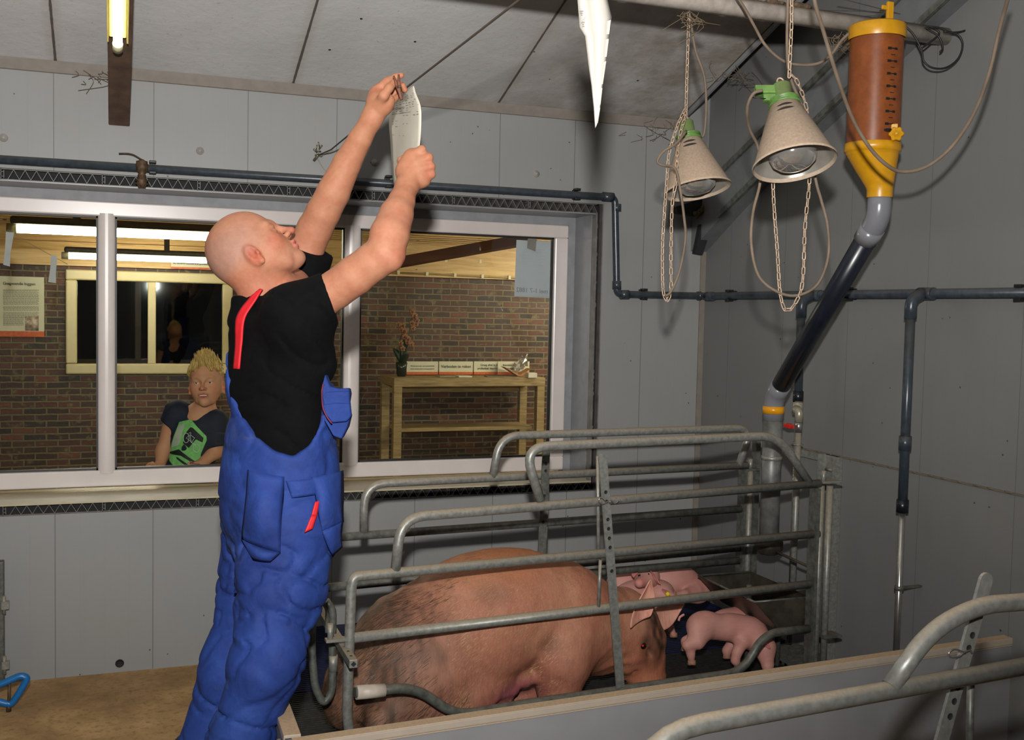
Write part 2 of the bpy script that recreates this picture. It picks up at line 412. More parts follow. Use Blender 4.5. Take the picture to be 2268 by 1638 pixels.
# ------------------------------------------------------------------ the visitor room behind the glass
YB = 9.3
def brick_mat(name='old_brick'):
    t = NT(name); v = t.pos(); sx = t.new('ShaderNodeSeparateXYZ'); t.l(v, sx.inputs[0]); cb = t.new('ShaderNodeCombineXYZ')
    wob = t.math('MULTIPLY', t.math('SUBTRACT', t.noise(v, 9, 3), .5), .012)
    t.l(t.math('ADD', sx.outputs['X'], wob), cb.inputs[0]); t.l(t.math('ADD', sx.outputs['Z'], wob), cb.inputs[1])
    br = t.new('ShaderNodeTexBrick'); t.l(cb.outputs[0], br.inputs['Vector'])
    for k, val in (('Scale', 1.0), ('Mortar Size', .0075), ('Mortar Smooth', .25), ('Bias', 0), ('Brick Width', .17), ('Row Height', .0525)): br.inputs[k].default_value = val
    br.inputs['Color1'].default_value = (0, 0, 0, 1); br.inputs['Color2'].default_value = (1, 1, 1, 1); br.inputs['Mortar'].default_value = (.5, .5, .5, 1)
    g = t.ramp(br.outputs['Color'], [(0, srgb('#32221d')), (.2, srgb('#4f3027')), (.4, srgb('#66382b')), (.55, srgb('#3e2f2b')), (.7, srgb('#7a4433')), (.85, srgb('#2a2524')), (1, srgb('#573a2f'))])
    pat = t.ramp(t.noise(v, 13, 4, .6), [(.56, BLK), (.66, WHITE)]); g = t.mix(t.math('MULTIPLY', pat, .7), g, srgb('#8b7755'))
    g = t.mix(t.math('MULTIPLY', t.noise(v, 60, 3), .5), g, srgb('#33231c'))
    mo = t.mix(t.noise(v, 30, 3), srgb('#5f573f'), srgb('#7d7254'))
    t.col(t.mix(br.outputs['Fac'], g, mo))
    t.bump(t.math('ADD', t.math('MULTIPLY', br.outputs['Fac'], -1), t.math('MULTIPLY', t.noise(v, 40, 4), .4)), .7, .012)
    return t.set(.55, 0, .5)
M_brick = brick_mat()
ZB = 1.80
WX0, WX1, WZ0, WZ1 = -.365, .945, .905, 1.752
struct(boxes('wall_visitor_room', [((-4, YB, 0), (WX0, YB+.1, ZB)), ((WX1, YB, 0), (6.5, YB+.1, ZB)), ((WX0, YB, 0), (WX1, YB+.1, WZ0)), ((WX0, YB, WZ1), (WX1, YB+.1, ZB))], M_brick))
t = NT('pine_boards'); v = t.pos((1.2, 1, 1)); sx = t.new('ShaderNodeSeparateXYZ'); t.l(t.pos(), sx.inputs[0])
gr = t.noise(t.pos((1.0, 14, 14)), 2.2, 5, .6, .6); cc = t.ramp(gr, [(.3, srgb('#b08a50')), (.55, srgb('#d4ae70')), (.75, srgb('#e0bf85'))])
kn = t.new('ShaderNodeTexVoronoi'); kn.inputs['Scale'].default_value = 3.2; t.l(t.pos((1, 1, 3)), kn.inputs['Vector'])
cc = t.mix(t.math('LESS_THAN', kn.outputs['Distance'], .06), cc, srgb('#5d3a1a')); t.col(cc); M_pine = t.set(.45)
ZC = 2.08
bb = MB()
for k in range(20):   # boards across the ceiling, with open grooves
    y = YF+.15+k*.23; bb.box((-4, y, ZC), (6.5, y+.222, ZC+.03)); bb.box((-4, y+.2, ZC-.012), (6.5, y+.222, ZC))
struct(bb.build('ceiling_visitor_room', M_pine))
struct(boxes('ceiling_visitor_room_backing', [((-4.1, YF, ZC+.035), (6.6, YB+.4, ZC+.06))], M_wallo))
struct(boxes('trim_11', [((-4, YB-.05, ZB-.02), (6.5, YB+.0, ZB+.17)), ((-4, YB-.02, ZB+.17), (6.5, YB+.1, ZC+.03))], M_pine))
t = NT('brick_paving'); v = t.pos(); br = t.new('ShaderNodeTexBrick'); t.l(v, br.inputs['Vector'])
for k, val in (('Scale', 1.0), ('Mortar Size', .006), ('Brick Width', .21), ('Row Height', .07)): br.inputs[k].default_value = val
br.inputs['Color1'].default_value = srgb('#5f5240'); br.inputs['Color2'].default_value = srgb('#7d6b4e'); br.inputs['Mortar'].default_value = srgb('#a0906a')
t.col(br.outputs[0]); M_pave = t.set(.75)
struct(boxes('floor_visitor_room', [((-4, YF-.1, -.1), (6.5, YB+.1, .03))], M_pave))
struct(boxes('wall_visitor_left', [((-4.1, YF-.1, 0), (-4, YB, 2.3))], M_brick)); struct(boxes('wall_visitor_right', [((6.5, YF-.1, 0), (6.6, YB, 2.3))], M_brick))
# back of the barn wall as seen from the visitor room
struct(boxes('wall_visitor_front', [((-4, YF+.0, 0), (OX1+.03, YF+.06, OZ0)), ((-4, YF+.004, 1.912), (2.058, YF+.06, 2.15)), ((2.058, YF+.004, 0), (6.5, YF+.06, 2.15)), ((-4, YF, OZ0), (-1.8, YF+.06, OZ1))], M_wallo))
# window 2: cream frame in the brick wall, dark room beyond
M_cream = simple('cream_pvc', '#cdbd8f', .35, var=.03)
w2 = struct(empty('window_2', (WX0, YB, WZ0)))
f = .085
for a, c in (((WX0, WZ0), (WX1, WZ0+f)), ((WX0, WZ1-f), (WX1, WZ1)), ((WX0, WZ0+f), (WX0+f, WZ1-f)), ((WX1-f, WZ0+f), (WX1, WZ1-f))):
    boxes('window_frame', [((a[0], YB-.05, a[1]), (c[0], YB+.03, c[1]))], M_cream, w2, bevel=.012)
mx0 = P(327, 700, Y=YB)[0]; mx1 = P(345, 700, Y=YB)[0]
boxes('mullion', [((mx0, YB-.04, WZ0+f), (mx1, YB+.03, WZ1-f))], M_cream, w2, bevel=.006)
t = NT('far_glass'); tr = t.n.new('ShaderNodeBsdfTransparent'); gl = t.n.new('ShaderNodeBsdfGlossy'); gl.inputs['Roughness'].default_value = .02
mx = t.n.new('ShaderNodeMixShader'); mx.inputs[0].default_value = .12; tr.inputs[0].default_value = (.5, .52, .52, 1)
t.l(tr.outputs[0], mx.inputs[1]); t.l(gl.outputs[0], mx.inputs[2]); t.l(mx.outputs[0], t.n['Material Output'].inputs[0]); M_fglass = t.m
for xa, xb in ((WX0+f, mx0), (mx1, WX1-f)):
    rt_ = -.034; MB().obox(((xa+xb)/2, YB+.0, (WZ0+WZ1)/2), ((xb-xa)/2, (xb-xa)/2*rt_, 0), (-.003*rt_, .003, 0), (0, .0, (WZ1-WZ0)/2-f)).build('glass_pane', M_fglass, w2)
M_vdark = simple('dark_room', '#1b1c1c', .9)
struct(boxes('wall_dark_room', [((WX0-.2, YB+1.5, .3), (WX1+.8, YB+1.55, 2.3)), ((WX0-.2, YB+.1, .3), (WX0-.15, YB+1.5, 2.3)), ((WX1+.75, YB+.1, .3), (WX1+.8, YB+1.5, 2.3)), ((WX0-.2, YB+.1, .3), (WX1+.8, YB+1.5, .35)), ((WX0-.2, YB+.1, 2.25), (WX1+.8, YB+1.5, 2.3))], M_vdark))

# fluorescent fittings
def emis(name, c, s):
    m = bpy.data.materials.new(name); m.use_nodes = True; b = m.node_tree.nodes['Principled BSDF']
    b.inputs['Base Color'].default_value = (.9, .9, .9, 1); b.inputs['Emission Color'].default_value = c; b.inputs['Emission Strength'].default_value = s; return m
M_tube = emis('tube_light_warm', (1, .93, .68, 1), 42); M_tubeb = emis('tube_light_barn', (1, .96, .84, 1), 15)
M_hous = dusty('lamp_housing', '#4a4432', '#6b5f45', .6, amt=.3); M_cap = simple('end_cap', '#c9c39a', .4)
M_tubeadd = emis('tube_light_added', (1, .93, .70, 1), 130)
def tube_lamp(x0, x1, y, z, label, r=.024, m=None):
    e = empty('fluorescent_lamp', ((x0+x1)/2, y, z+.06), label, 'light', 'tube lights of the visitor room')
    boxes('housing', [((x0-.03, y-.05, z+.02), (x1+.03, y+.05, z+.065))], M_hous, e, bevel=.015)
    MB().tube([(x0, y, z), (x1, y, z)], r, 16).build('tube', m or M_tube, e)
    for x, s in ((x0, -1), (x1, 1)): MB().tube([(x, y, z), (x+.05*s, y, z)], r*1.1, 14).build('end_cap', M_cap, e)
    for x in (x0+.3, x1-.3): boxes('bracket', [((x-.02, y-.012, z+.065), (x+.02, y+.012, ZC+.001))], M_hous, e)
a = P(28, 507, Y=6.3); b_ = P(520, 515, Y=6.3)
tube_lamp(a[0]+.02, a[0]+1.50, 6.3, (a[2]+b_[2])/2-.012, 'nearer and larger tube light under the wooden ceiling of the visitor room')
a = P(152, 567, Y=8.7); b_ = P(458, 575, Y=8.7)
tube_lamp(a[0], b_[0], 8.7, (a[2]+b_[2])/2, 'farther, smaller tube light hung just above the cream-framed window')
# two unseen fittings added at the right to brighten the bricks above the bench
tube_lamp(3.95, 5.35, 8.2, 1.98, 'added unseen tube light brightening the far right of the visitor room', m=M_tubeadd)
tube_lamp(3.2, 4.7, 6.3, 1.98, 'second added unseen tube light brightening the right of the visitor room', m=M_tubeadd)
# roof beam rising to the right and conduits on the boards
bb = MB(); bb.beam(P(800, 596, Y=8.2), P(1180, 528, Y=7.0), .12, .07); tag(bb.build('roof_beam', simple('red_brown_wood', '#6b3d24', .6)), 'reddish brown beam slanting under the visitor room ceiling', 'beam')
def conduit(pts, label, n=5):
    e = empty('conduit', pts[0], label, 'conduit', 'conduits on the pine boards')
    MB().tube(pts, .008, 8).build('pipe', simple('conduit_pvc', '#b5a06a', .5), e)
    for k in range(n):
        p = np.array(pts[0])+(np.array(pts[-1])-np.array(pts[0]))*(k+.5)/n; boxes('clip', [(p-[.012, .015, .016], p+[.012, .01, .016])], simple('clip', '#e0d6b5', .5) if 'clip' not in MATS else MATS['clip'], e)
conduit([P(850, 602, Y=YB-.07), P(1215, 618, Y=YB-.07)], 'thin conduit clipped along the foot of the pine boards above the bench', 6)
conduit([P(870, 572, Y=YB-.04), P(1100, 580, Y=YB-.04)], 'upper thin conduit with white clips on the pine boards', 3)

# poster, little signs
M_paper = simple('poster_white', '#d3cfb4', .5, var=.02); M_orange = simple('orange_band', '#d0602a', .5, var=.15, scale=60); M_ink = simple('ink', '#1c1a18', .6)
XP = (1, 0, 0); ZP = (0, 0, 1)
def board_sign(name, px, y, label, lines, size, slant=0.0, align='CENTER', th=.012, group=None):
    """px: left, top, right, bottom in the photo; stands at depth y"""
    A = P(px[0], px[1], Y=y); B = P(px[2], px[3], Y=y); x0, x1, z1, z0 = A[0], B[0], A[2], B[2]
    e = empty(name, ((x0+x1)/2, y, z0), label, 'sign', group)
    h = z1-z0
    boxes('panel', [((x0, y, z0+h*.2), (x1, y+th, z1))], M_paper, e); boxes('orange_band', [((x0, y-.0005, z0), (x1, y+th, z0+h*.2))], M_orange, e)
    for (s, fx, fz, sc_, bo) in lines:
        text('lettering', s, size*sc_, (x0+(x1-x0)*fx, y-.002, z0+h*fz), XP, ZP, M_ink, e, align, bo)
    return e
board_sign('warning_sign', (901, 800, 970, 829), YB-.30, 'white notice at the left end of the bench row, two lines of small type', [('Wij betreuren dat u van ons bedrijf ziek', .5, .62, 1, .0001), ('of een reactie achter in ons gastenboek.', .5, .40, 1, .0001)], .0135)
board_sign('warning_sign', (973, 800, 1047, 829), YB-.30, 'white notice reading Verboden te roken, second in the row', [('Verboden te roken', .5, .52, 1, .0003)], .036)
board_sign('warning_sign', (1050, 800, 1118, 829), YB-.28, 'white notice about putting litter in the bin, third in the row', [('Graag afval in de', .5, .66, 1, .0002), ('prullenbak deponeren', .5, .40, 1, .0002)], .026)
board_sign('warning_sign', (1103, 800, 1172, 829), YB-.33, 'white notice half covered by a folded leaflet, right end of the row', [('Betreden van zichtstal', .5, .66, 1, .0002), ('op eigen risico', .5, .40, 1, .0002)], .024)
board_sign('warning_sign', (379, 573, 466, 597), YB-.09, 'white notice on the pine board above the cream-framed window', [('de varkens hebben u al gezien!!!', .5, .5, 1, .0003)], .022)
# big poster on the bricks at the left
A = P(-34, 610, Y=YB-.02); B = P(98, 746, Y=YB-.02)
e = empty('information_poster', ((A[0]+B[0])/2, YB-.02, B[2]), 'white text poster with a small animal picture on the brick wall, left edge', 'poster')
x0, x1, z1, z0 = A[0], B[0], A[2], B[2]
boxes('panel', [((x0, YB-.02, z0+.045), (x1, YB-.005, z1))], M_paper, e); boxes('orange_band', [((x0, YB-.0205, z0), (x1, YB-.005, z0+.045))], M_orange, e)
text('heading', 'Gespeende biggen', .032, (P(7, 630, Y=YB)[0], YB-.022, P(7, 630, Y=YB)[2]), XP, ZP, M_ink, e, 'LEFT', .0003)
bb = MB(); rr = random.Random(3)
yy = 641
while yy < 725:
    if yy in (650, 680, 702) or rr.random() < .12: yy += 2.6; continue
    xe = 86 if yy < 703 else 52
    x_ = 7
    while x_ < xe-2:
        wd = rr.uniform(2, 7); xx = min(x_+wd, xe); a = P(x_, yy, Y=YB-.021); c = P(xx, yy+.9, Y=YB-.021)
        bb.box((a[0], YB-.0214, c[2]), (c[0], YB-.0203, a[2])); x_ = xx+1.0
    yy += 2.15
bb.build('small_print', simple('grey_ink', '#5f5c50', .6), e)
t = NT('poster_picture'); n = t.noise(t.pos(), 14, 5, .6); t.col(t.ramp(n, [(.35, srgb('#3a2a25')), (.5, srgb('#8d7765')), (.65, srgb('#e0cdb8'))])); t.set(.5)
a = P(56, 700, Y=YB); c = P(86, 732, Y=YB); boxes('picture', [((a[0], YB-.022, c[2]), (c[0], YB-.0202, a[2]))], t.m, e)
# bench of rough planks
t = NT('scaffold_wood'); gr = t.noise(t.pos((2, 2, 18)), 3, 5, .6, .4); t.col(t.ramp(gr, [(.3, srgb('#7c6847')), (.6, srgb('#a48c62')), (.8, srgb('#b9a077'))])); M_scaf = t.set(.7)
t = NT('scaffold_wood_h'); gr = t.noise(t.pos((2, 12, 22)), 3, 5, .6, .4); t.col(t.ramp(gr, [(.3, srgb('#7c6847')), (.6, srgb('#a48c62')), (.8, srgb('#b9a077'))])); M_scafh = t.set(.7)
YD = YB-.62; T0 = P(873, 836, Y=YD); T1 = P(1208, 836, Y=YD); zt = T1[2]-.0
ben = empty('plank_side_table', (T0[0], YD, .03), 'rough timber side table with one shelf, standing against the brick wall', 'table')
boxes('table_top', [((T0[0], YD, zt-.075), (T1[0], YB-.12, zt))], M_scafh, ben, bevel=.004)
lw = P(893, 900, Y=YD)[0]-P(875, 900, Y=YD)[0]
for xx in (T0[0]+.002, T1[0]-lw-.002):
    for yy in (YD+.003, YB-.12-lw): boxes('leg', [((xx, yy, .03), (xx+lw, yy+lw, zt-.074))], M_scaf, ben, bevel=.003)
zs = P(1040, 943, Y=YD+.2)[2]; boxes('shelf', [((T0[0]+lw, YD+.12, zs-.03), (T1[0]-lw, YB-.15, zs))], M_scafh, ben)
boxes('rail', [((T0[0]+.01, YB-.16, zt-.16), (T1[0]-.01, YB-.13, zt-.075))], M_scafh, ben)
# papers on the table
ZT = zt+.001
def lie(name, px, label, cat, col, th=.004):
    q = [P(x, y, Z=ZT) for x, y in px]; b = MB().quadprism(q, (0, 0, th)); return tag(b.build(name, simple(name+str(len(MATS)), col, .6)), label, cat)
def lay(name, x0, x1, y, d, label, cat, col, th, rot=0):
    a = P(x0, 830, Y=y)[0]; b2 = P(x1, 830, Y=y)[0]; c = np.array([(a+b2)/2, y, ZT+th/2]); cs, sn = math.cos(rot), math.sin(rot)
    bb = MB().obox(c, np.array([cs, sn, 0])*(b2-a)/2, np.array([-sn, cs, 0])*d/2, (0, 0, th/2)); return tag(bb.build(name, simple(name+str(len(MATS)), col, .6), bevel=0), label, cat)
lay('leaflet', 968, 1010, YD+.18, .12, 'grey open leaflet lying in front of the Verboden te roken notice', 'leaflet', '#a39a80', .006, .12)
lay('notepad', 1011, 1040, YD+.12, .14, 'flat white paper pad lying on the side table', 'paper', '#d8d2bb', .012, 0)
lay('booklet', 1076, 1112, YD+.15, .12, 'dark patterned booklet lying flat on the side table', 'booklet', '#6d6558', .006, -.1)
bx = lay('small_box', 1167, 1186, YD+.02, .08, 'small white box near the right end of the side table', 'box', '#d9d3c0', .042, 0)
q0 = [P(1117, 812, Y=YD+.15), P(1157, 832, Y=YD+.15), P(1170, 815, Y=YD+.20)]
bb = MB(); a, b2, c = q0
bb.quadprism([a, (b2[0], b2[1], ZT+.004), (b2[0]-.04, b2[1], ZT+.004)], (0, .10, 0)); bb.quadprism([(b2[0]-.04, b2[1], ZT+.004), (b2[0], b2[1], ZT+.004), (c[0], c[1]-.06, c[2])], (0, .10, 0))
tag(bb.build('folded_leaflet', simple('brown_leaflet', '#b07c50', .6)), 'brown folded leaflet standing half open against the end notice', 'leaflet')
bb = MB(); rr = random.Random(5); base = P(1150, 822, Y=YD+.24); G = []
for i in range(7):
    G.append([(base[0]-.05+i*.022+rr.uniform(-.01, .01), base[1]+rr.uniform(-.015, .015), ZT+.02+j*.026+rr.uniform(-.012, .012)+.012*i) for j in range(5)])
bb.grid(G, (0, .002, 0), smooth=False); tag(bb.build('crumpled_wrapper', simple('foil', '#b9b5a8', .25, .6)), 'crumpled silvery wrapper behind the brown leaflet', 'wrapper')
# orchid
px = P(889, 832, Y=YD+.2); orc = empty('potted_orchid', (px[0], px[1], ZT), 'orchid with two thin flower stems in a dark glass vase on the side table', 'plant')
cx, cy = px[0], px[1]
MB().lathe([(.0, 0), (.038, 0), (.046, .07), (.05, .12), (.046, .12), (.042, .07), (.0, .01)], (cx, cy, ZT), n=20).build('vase', simple('dark_vase', '#2b3029', .2), orc)
M_leaf = simple('orchid_leaf', '#26382a', .35); bb = MB()
for ang, L, hh in ((.3, .06, .26), (2.6, .08, .14), (-1.2, .08, .10), (1.3, .05, .17)):
    G = []
    for i in range(7):
        s_ = i/6; wv = .034*math.sin(math.pi*min(s_*.9+.08, 1)); c = np.array([cx+math.cos(ang)*L*s_, cy+math.sin(ang)*L*s_, ZT+.10+hh*math.sin(s_*1.6)])
        sd = np.array([1, 0, 0])*.9 + np.array([-math.sin(ang), math.cos(ang), 0])*.3; G.append([c-sd*wv, c+np.array([0, 0, -.004]), c+sd*wv])
    bb.grid(G, (0, .003, 0))
bb.build('leaf', M_leaf, orc)
M_stem = simple('stem', '#3f4a2c', .6); M_petal = simple('petal', '#9a7048', .5, var=.35, scale=200); M_lip = simple('petal_lip', '#7d3a4d', .5)
for tips, in (([(886, 800), (885, 760), (893, 735), (897, 745), (893, 720), (884, 718)],), ([(897, 800), (905, 750), (910, 715), (916, 698), (917, 705), (914, 690)],)):
    pts = [P(x, y, Y=YD+.2) for x, y in tips]; base_ = np.array([cx, cy, ZT+.10])
    MB().tube(spline([base_]+pts[:4], 5), .0035, 6).build('stem', M_stem, orc)
    for k, pt in enumerate(pts[1:]):
        for dx, dz in ((0, 0), (.02, -.045)):
            c = np.array(pt)+[dx+random.uniform(-.01, .01), -.01, dz]; bb = MB()
            for j in range(5):
                a = j*2*math.pi/5+.3; bb.ball(c+np.array([math.cos(a)*.015, 0, math.sin(a)*.015]), (.012, .004, .012), 5)
            fl = bb.build('flower', M_petal, orc); MB().ball(c+np.array([0, -.007, -.004]), (.009, .008, .009), 5).build('flower_lip', M_lip, fl)

# sheet taped to the outside of the right-hand pane (writing seen through it, reversed)
M_sheet = simple('sheet', '#b9bac2', .6, var=.02); M_faint = simple('faint_ink', '#8f909a', .6)
YG = YF+.036; A = P(1143, 531, Y=YG+.006); B = P(1219, 659, Y=YG+.006)
e = empty('taped_sheet', ((A[0]+B[0])/2, YG+.006, B[2]), 'white sheet of paper taped behind the right window pane, reversed writing at its foot', 'paper')
q = [P(1144, 531, Y=YG+.0065), P(1221, 535, Y=YG+.0065), P(1217, 660, Y=YG+.0065), P(1139, 656, Y=YG+.0065)]
MB().quadprism(q, (0, .0008, 0)).build('paper_sheet', M_sheet, e)
tx = P(1216, 650, Y=YG+.0045); text('handwriting', 'mei 1-7 1882', .031, (tx[0]-.005, YG+.0057, tx[2]), (-1, 0, .03), (0, 0, 1), M_faint, e, 'LEFT', .0003)
bb = MB()
for k in range(12):
    a = P(1156, 552+k*3.4, Y=YG+.005); c = P(1208-(k*7) % 13, 553+k*3.4, Y=YG+.005); bb.box((a[0], YG+.0054, c[2]), (c[0], YG+.0063, a[2]))
bb.build('printed_lines', simple('very_faint_ink', '#aeafb7', .6), e)
q = [P(1170, 520, Y=YG-.003), P(1189, 521, Y=YG-.003), P(1186, 556, Y=YG-.003), P(1168, 549, Y=YG-.003)]
tag(MB().quadprism(q, (0, .003, 0)).build('duct_tape', simple('duct_tape', '#75746c', .5)), 'strip of grey duct tape over the top of the taped sheet', 'tape')
# reflected paper strips and their cord, built as objects behind the left panes
M_reflstrip = simple('reflected_paper', '#c5c4c8', .6)
def refl_string(pts, Y_, r, name, label, m): return tag(MB().tube([P(x, y, Y=Y_) for x, y in pts], r, 6).build(name, m), label, 'reflected_string')
refl_string([(-40, 500), (22, 515), (115, 566), (150, 585)], 5.3, .0014, 'reflected_string', 'thin pale line standing in for a reflected cord behind the left pane', simple('pale_reflection', '#9d8f6a', .7))
for q, lb in (([(13, 513), (31, 515), (23, 560), (22, 590), (7, 586), (11, 555)], 'longer stand-in for a reflected white paper strip, leftmost behind the glass'), ([(113, 564), (127, 567), (124, 600), (124, 627), (107, 624), (111, 595)], 'shorter stand-in for a reflected white paper strip, nearest the window mullion')):
    tag(MB().quadprism([P(x, y, Y=5.29) for x, y in q], (0, .002, 0)).build('reflected_strip', M_reflstrip), lb, 'paper', 'reflected paper strips behind the left pane')
#@@BARN
# ------------------------------------------------------------------ barn fittings
M_wood = simple('old_brown_wood', '#5c4638', .7, var=.2, scale=18)
M_pvcd = dusty('grey_pvc_pipe', '#343c44', '#5d5647', .3, amt=.45)
M_galv = dusty('galvanised', '#8a8b85', '#9a886d', .42, .42, amt=.75, var=.16, scale=70, lo=.15, hi=.85)
M_galvd = dusty('galvanised_dark', '#63655f', '#6e6350', .45, .4, amt=.5, var=.25, scale=42, lo=.35, hi=1.0)
M_steel = simple('bright_steel', '#b9b6b0', .25, .9, var=.1)
M_black = simple('black_clip', '#101010', .5)
# brown rafter end under the ceiling with a tube light screwed to it
zr = lambda y: 2.19 + SL*(YW-y)
b = MB(); b.quadprism([(-.020, YW, zr(YW)), (-.020, YW, cz(YW)+.0), (-.020, -2.5, cz(-2.5)), (-.020, -2.5, zr(-2.5))], (.079, 0, 0))
tag(b.build('rafter', M_wood, bevel=.004), 'dark brown timber rafter under the sloping ceiling', 'beam')
n_ = nrm((0, SL, 1)); t0 = online(259, 97, (0, YW, 2.19-.055), n_); dr = nrm((0, -1, SL)); t0[0] = .012
e = empty('fluorescent_lamp', t0, 'bright bare tube light fixed lengthways under the brown rafter', 'light')
MB().tube([t0, t0+dr*1.5], .0145, 16).build('tube', M_tubeb, e)
MB().tube([t0-dr*.035, t0+dr*.002], .017, 16).build('end_cap', M_cap, e); MB().tube([t0+dr*1.5, t0+dr*1.53], .017, 16).build('end_cap', M_cap, e)
c = t0+dr*.76+n_*.03; MB().obox(c, dr*.75, np.array([.027, 0, 0]), n_*.013).build('housing', simple('yellowed_housing', '#a39558', .5), e, bevel=.004)
for s_ in (-1, 1): MB().obox(c+np.array([.031*s_, 0, 0])-n_*.012, dr*.75, np.array([.0025, 0, 0]), n_*.02).build('reflector', simple('yellow_reflector', '#b8a75a', .4) if 'yellow_reflector' not in MATS else MATS['yellow_reflector'], e)
MB().tube([t0-dr*.0+n_*.0, t0+n_*.05], .008, 8).build('bracket', M_black, e)

# two more tube lights of the barn, behind and above the photographer
for (x, y, lb) in ((-1.35, -.4, 'barn tube light behind the photographer on the left, out of the frame'), (1.35, -.9, 'barn tube light behind the photographer on the right, out of the frame')):
    z = cz(y)-.16; e = empty('fluorescent_lamp', (x, y, z), lb, 'light')
    MB().tube([(x-.75, y, z), (x+.75, y, z)], .019, 14).build('tube', M_tubeb, e); boxes('housing', [((x-.8, y-.04, z+.02), (x+.8, y+.04, z+.07))], M_hous, e, bevel=.008)
    for q in (-.5, .5): boxes('bracket', [((x+q-.01, y-.01, z+.07), (x+q+.01, y+.01, z+.145))], M_hous, e)
# water pipe round the room
y0 = YW-.032
pts = fillet([(-2.39, y0, P(-60, 351, Y=y0)[2]), P(1362, 437, Y=y0), P(1366, 651, Y=y0), (XR-.03, y0, P(1558, 655, Y=y0)[2]), P(2400, 646, X=XR-.03)], .03, 5)
wp = empty('water_pipe', P(700, 397, Y=y0), 'dark grey water pipe clipped along the back and right walls', 'pipe')
MB().tube(pts, .0165, 14).build('pipe', M_pvcd, wp)
for a, b2 in ((P(1335, 435, Y=y0), P(1358, 437, Y=y0)), (P(1366, 452, Y=y0), P(1366, 468, Y=y0)), (P(1366, 622, Y=y0), P(1366, 640, Y=y0)), (P(1374, 652, Y=y0), P(1392, 652, Y=y0)), (P(1545, 655, Y=y0), (XR-.04, y0, P(1558, 655, Y=y0)[2])), (P(1566, 656, X=XR-.03), P(1580, 656, X=XR-.03))):
    MB().tube([a, b2], .0215, 14).build('elbow_collar', M_pvcd, wp)
for x, y, k in ((338, 371, 0), (860, 402, 0), (1277, 430, 0), (1425, 651, 0), (1617, 654, 1), (1880, 651, 1), (2262, 648, 1)):
    c = P(x, y, Y=y0) if k == 0 else P(x, y, X=XR-.03)
    ax = np.array([1, 0, 0]) if k == 0 else np.array([0, 1, 0]); od = np.array([0, 1, 0]) if k == 0 else np.array([1, 0, 0])
    b = MB()
    for s_ in (-1, 1): b.obox(c+np.array([0, 0, s_*.021])-od*.004, ax*.013, od*.016, (0, 0, .005))
    b.obox(c+od*.022, ax*.011, od*.008, (0, 0, .022)); b.build('pipe_clip', M_black, wp, bevel=.002)
# drops
def drop(px, name, label, yb, steel=None):
    xw = XR-.03; c = P(px[0], px[1], X=xw); e = empty(name, c, label, 'pipe'); xo = XR-.095; zt_ = c[2]
    cc_ = np.array([xo, c[1], zt_]); lowz = P(px[2], yb, X=xo)[2]
    MB().tube(fillet([(xw-.012, c[1], zt_), (xo, c[1], zt_-.02), (xo, c[1], zt_-.09)], .05, 6), .021, 14).build('elbow', M_pvcd, e)
    MB().tube([(xw, c[1]-.035, zt_), (xw, c[1]+.035, zt_)], .022, 14).build('tee', M_pvcd, e)
    MB().tube([(xo, c[1], zt_-.06), (xo, c[1], lowz)], .0165, 14).build('pipe', M_pvcd, e)
    MB().tube([(xo, c[1], lowz+.02), (xo, c[1], lowz-.025)], .021, 14).build('socket', simple('black_socket', '#14171c', .3) if 'black_socket' not in MATS else MATS['black_socket'], e)
    return e, xo, c[1], lowz
e1, xo, yy, lz = drop((1806, 654, 1780), 'water_drop_pipe', 'dark grey branch pipe with brass tee and red-handled valve behind the feed pipe', 878)
M_brassg = simple('zinc_fitting', '#a49d8a', .35, .4)
MB().tube([(xo, yy, lz-.02), (xo, yy, lz-.075)], .021, 14).build('tee_fitting', M_brassg, e1)
o2 = .052
MB().tube(fillet([(xo, yy, lz-.05), (xo-.03, yy-o2*.5, lz-.052), (xo-.03, yy-o2, lz-.056), (xo-.03, yy-o2, lz-.10)], .022, 5), .0165, 14).build('elbow_fitting', M_brassg, e1)
MB().tube([(xo, yy, lz-.07), (xo, yy, .16)], .0105, 12).build('steel_pipe', M_steel, e1)
MB().tube([(xo-.03, yy-o2, lz-.14), (xo-.03, yy-o2, .25)], .0125, 12).build('galvanised_pipe', M_galv, e1)
MB().tube([(xo-.03, yy-o2, lz-.095), (xo-.03, yy-o2, lz-.142)], .0145, 8).build('valve_body', M_steel, e1)
hd = MB(); c = np.array([xo-.058, yy-.5*o2, lz-.118]); hd.obox(c, (.004, 0, 0), (0, .036, 0), (0, 0, .007)); hd.obox(c, (.006, 0, 0), (0, .014, 0), (0, 0, .0105)); hd.build('valve_handle', simple('red_handle', '#c01c12', .35), e1, 'red valve handle', bevel=.003)
for yy_, xx_ in ((yy, xo), (yy-o2, xo-.03)): MB().tube([(xx_, yy_, .985), (xx_, yy_, .99)], .02, 12).build('clamp_ring', M_galv, e1)
e2, xo2, yy2, lz2 = drop((2052, 650, 2036), 'water_drop_pipe', 'dark grey branch pipe ending in a thin steel tube on the right wall', 1128)
MB().tube([(xo2, yy2, lz2-.02), (xo2, yy2, .05)], .0115, 12).build('steel_pipe', M_steel, e2)
MB().tube([(xo2, yy2, P(2027, 985, X=xo2)[2]+.025), (xo2, yy2, P(2027, 985, X=xo2)[2]-.025)], .0215, 14).build('socket', M_pvcd, e2)
zc_ = P(2013, 1307, X=xo2)[2]; b = MB().tube([(xo2, yy2, zc_+.004), (xo2, yy2, zc_-.012)], .016, 12); b.box((xo2, yy2-.008, zc_-.006), (XR, yy2+.008, zc_)); b.build('wall_clamp', M_galvd, e2)
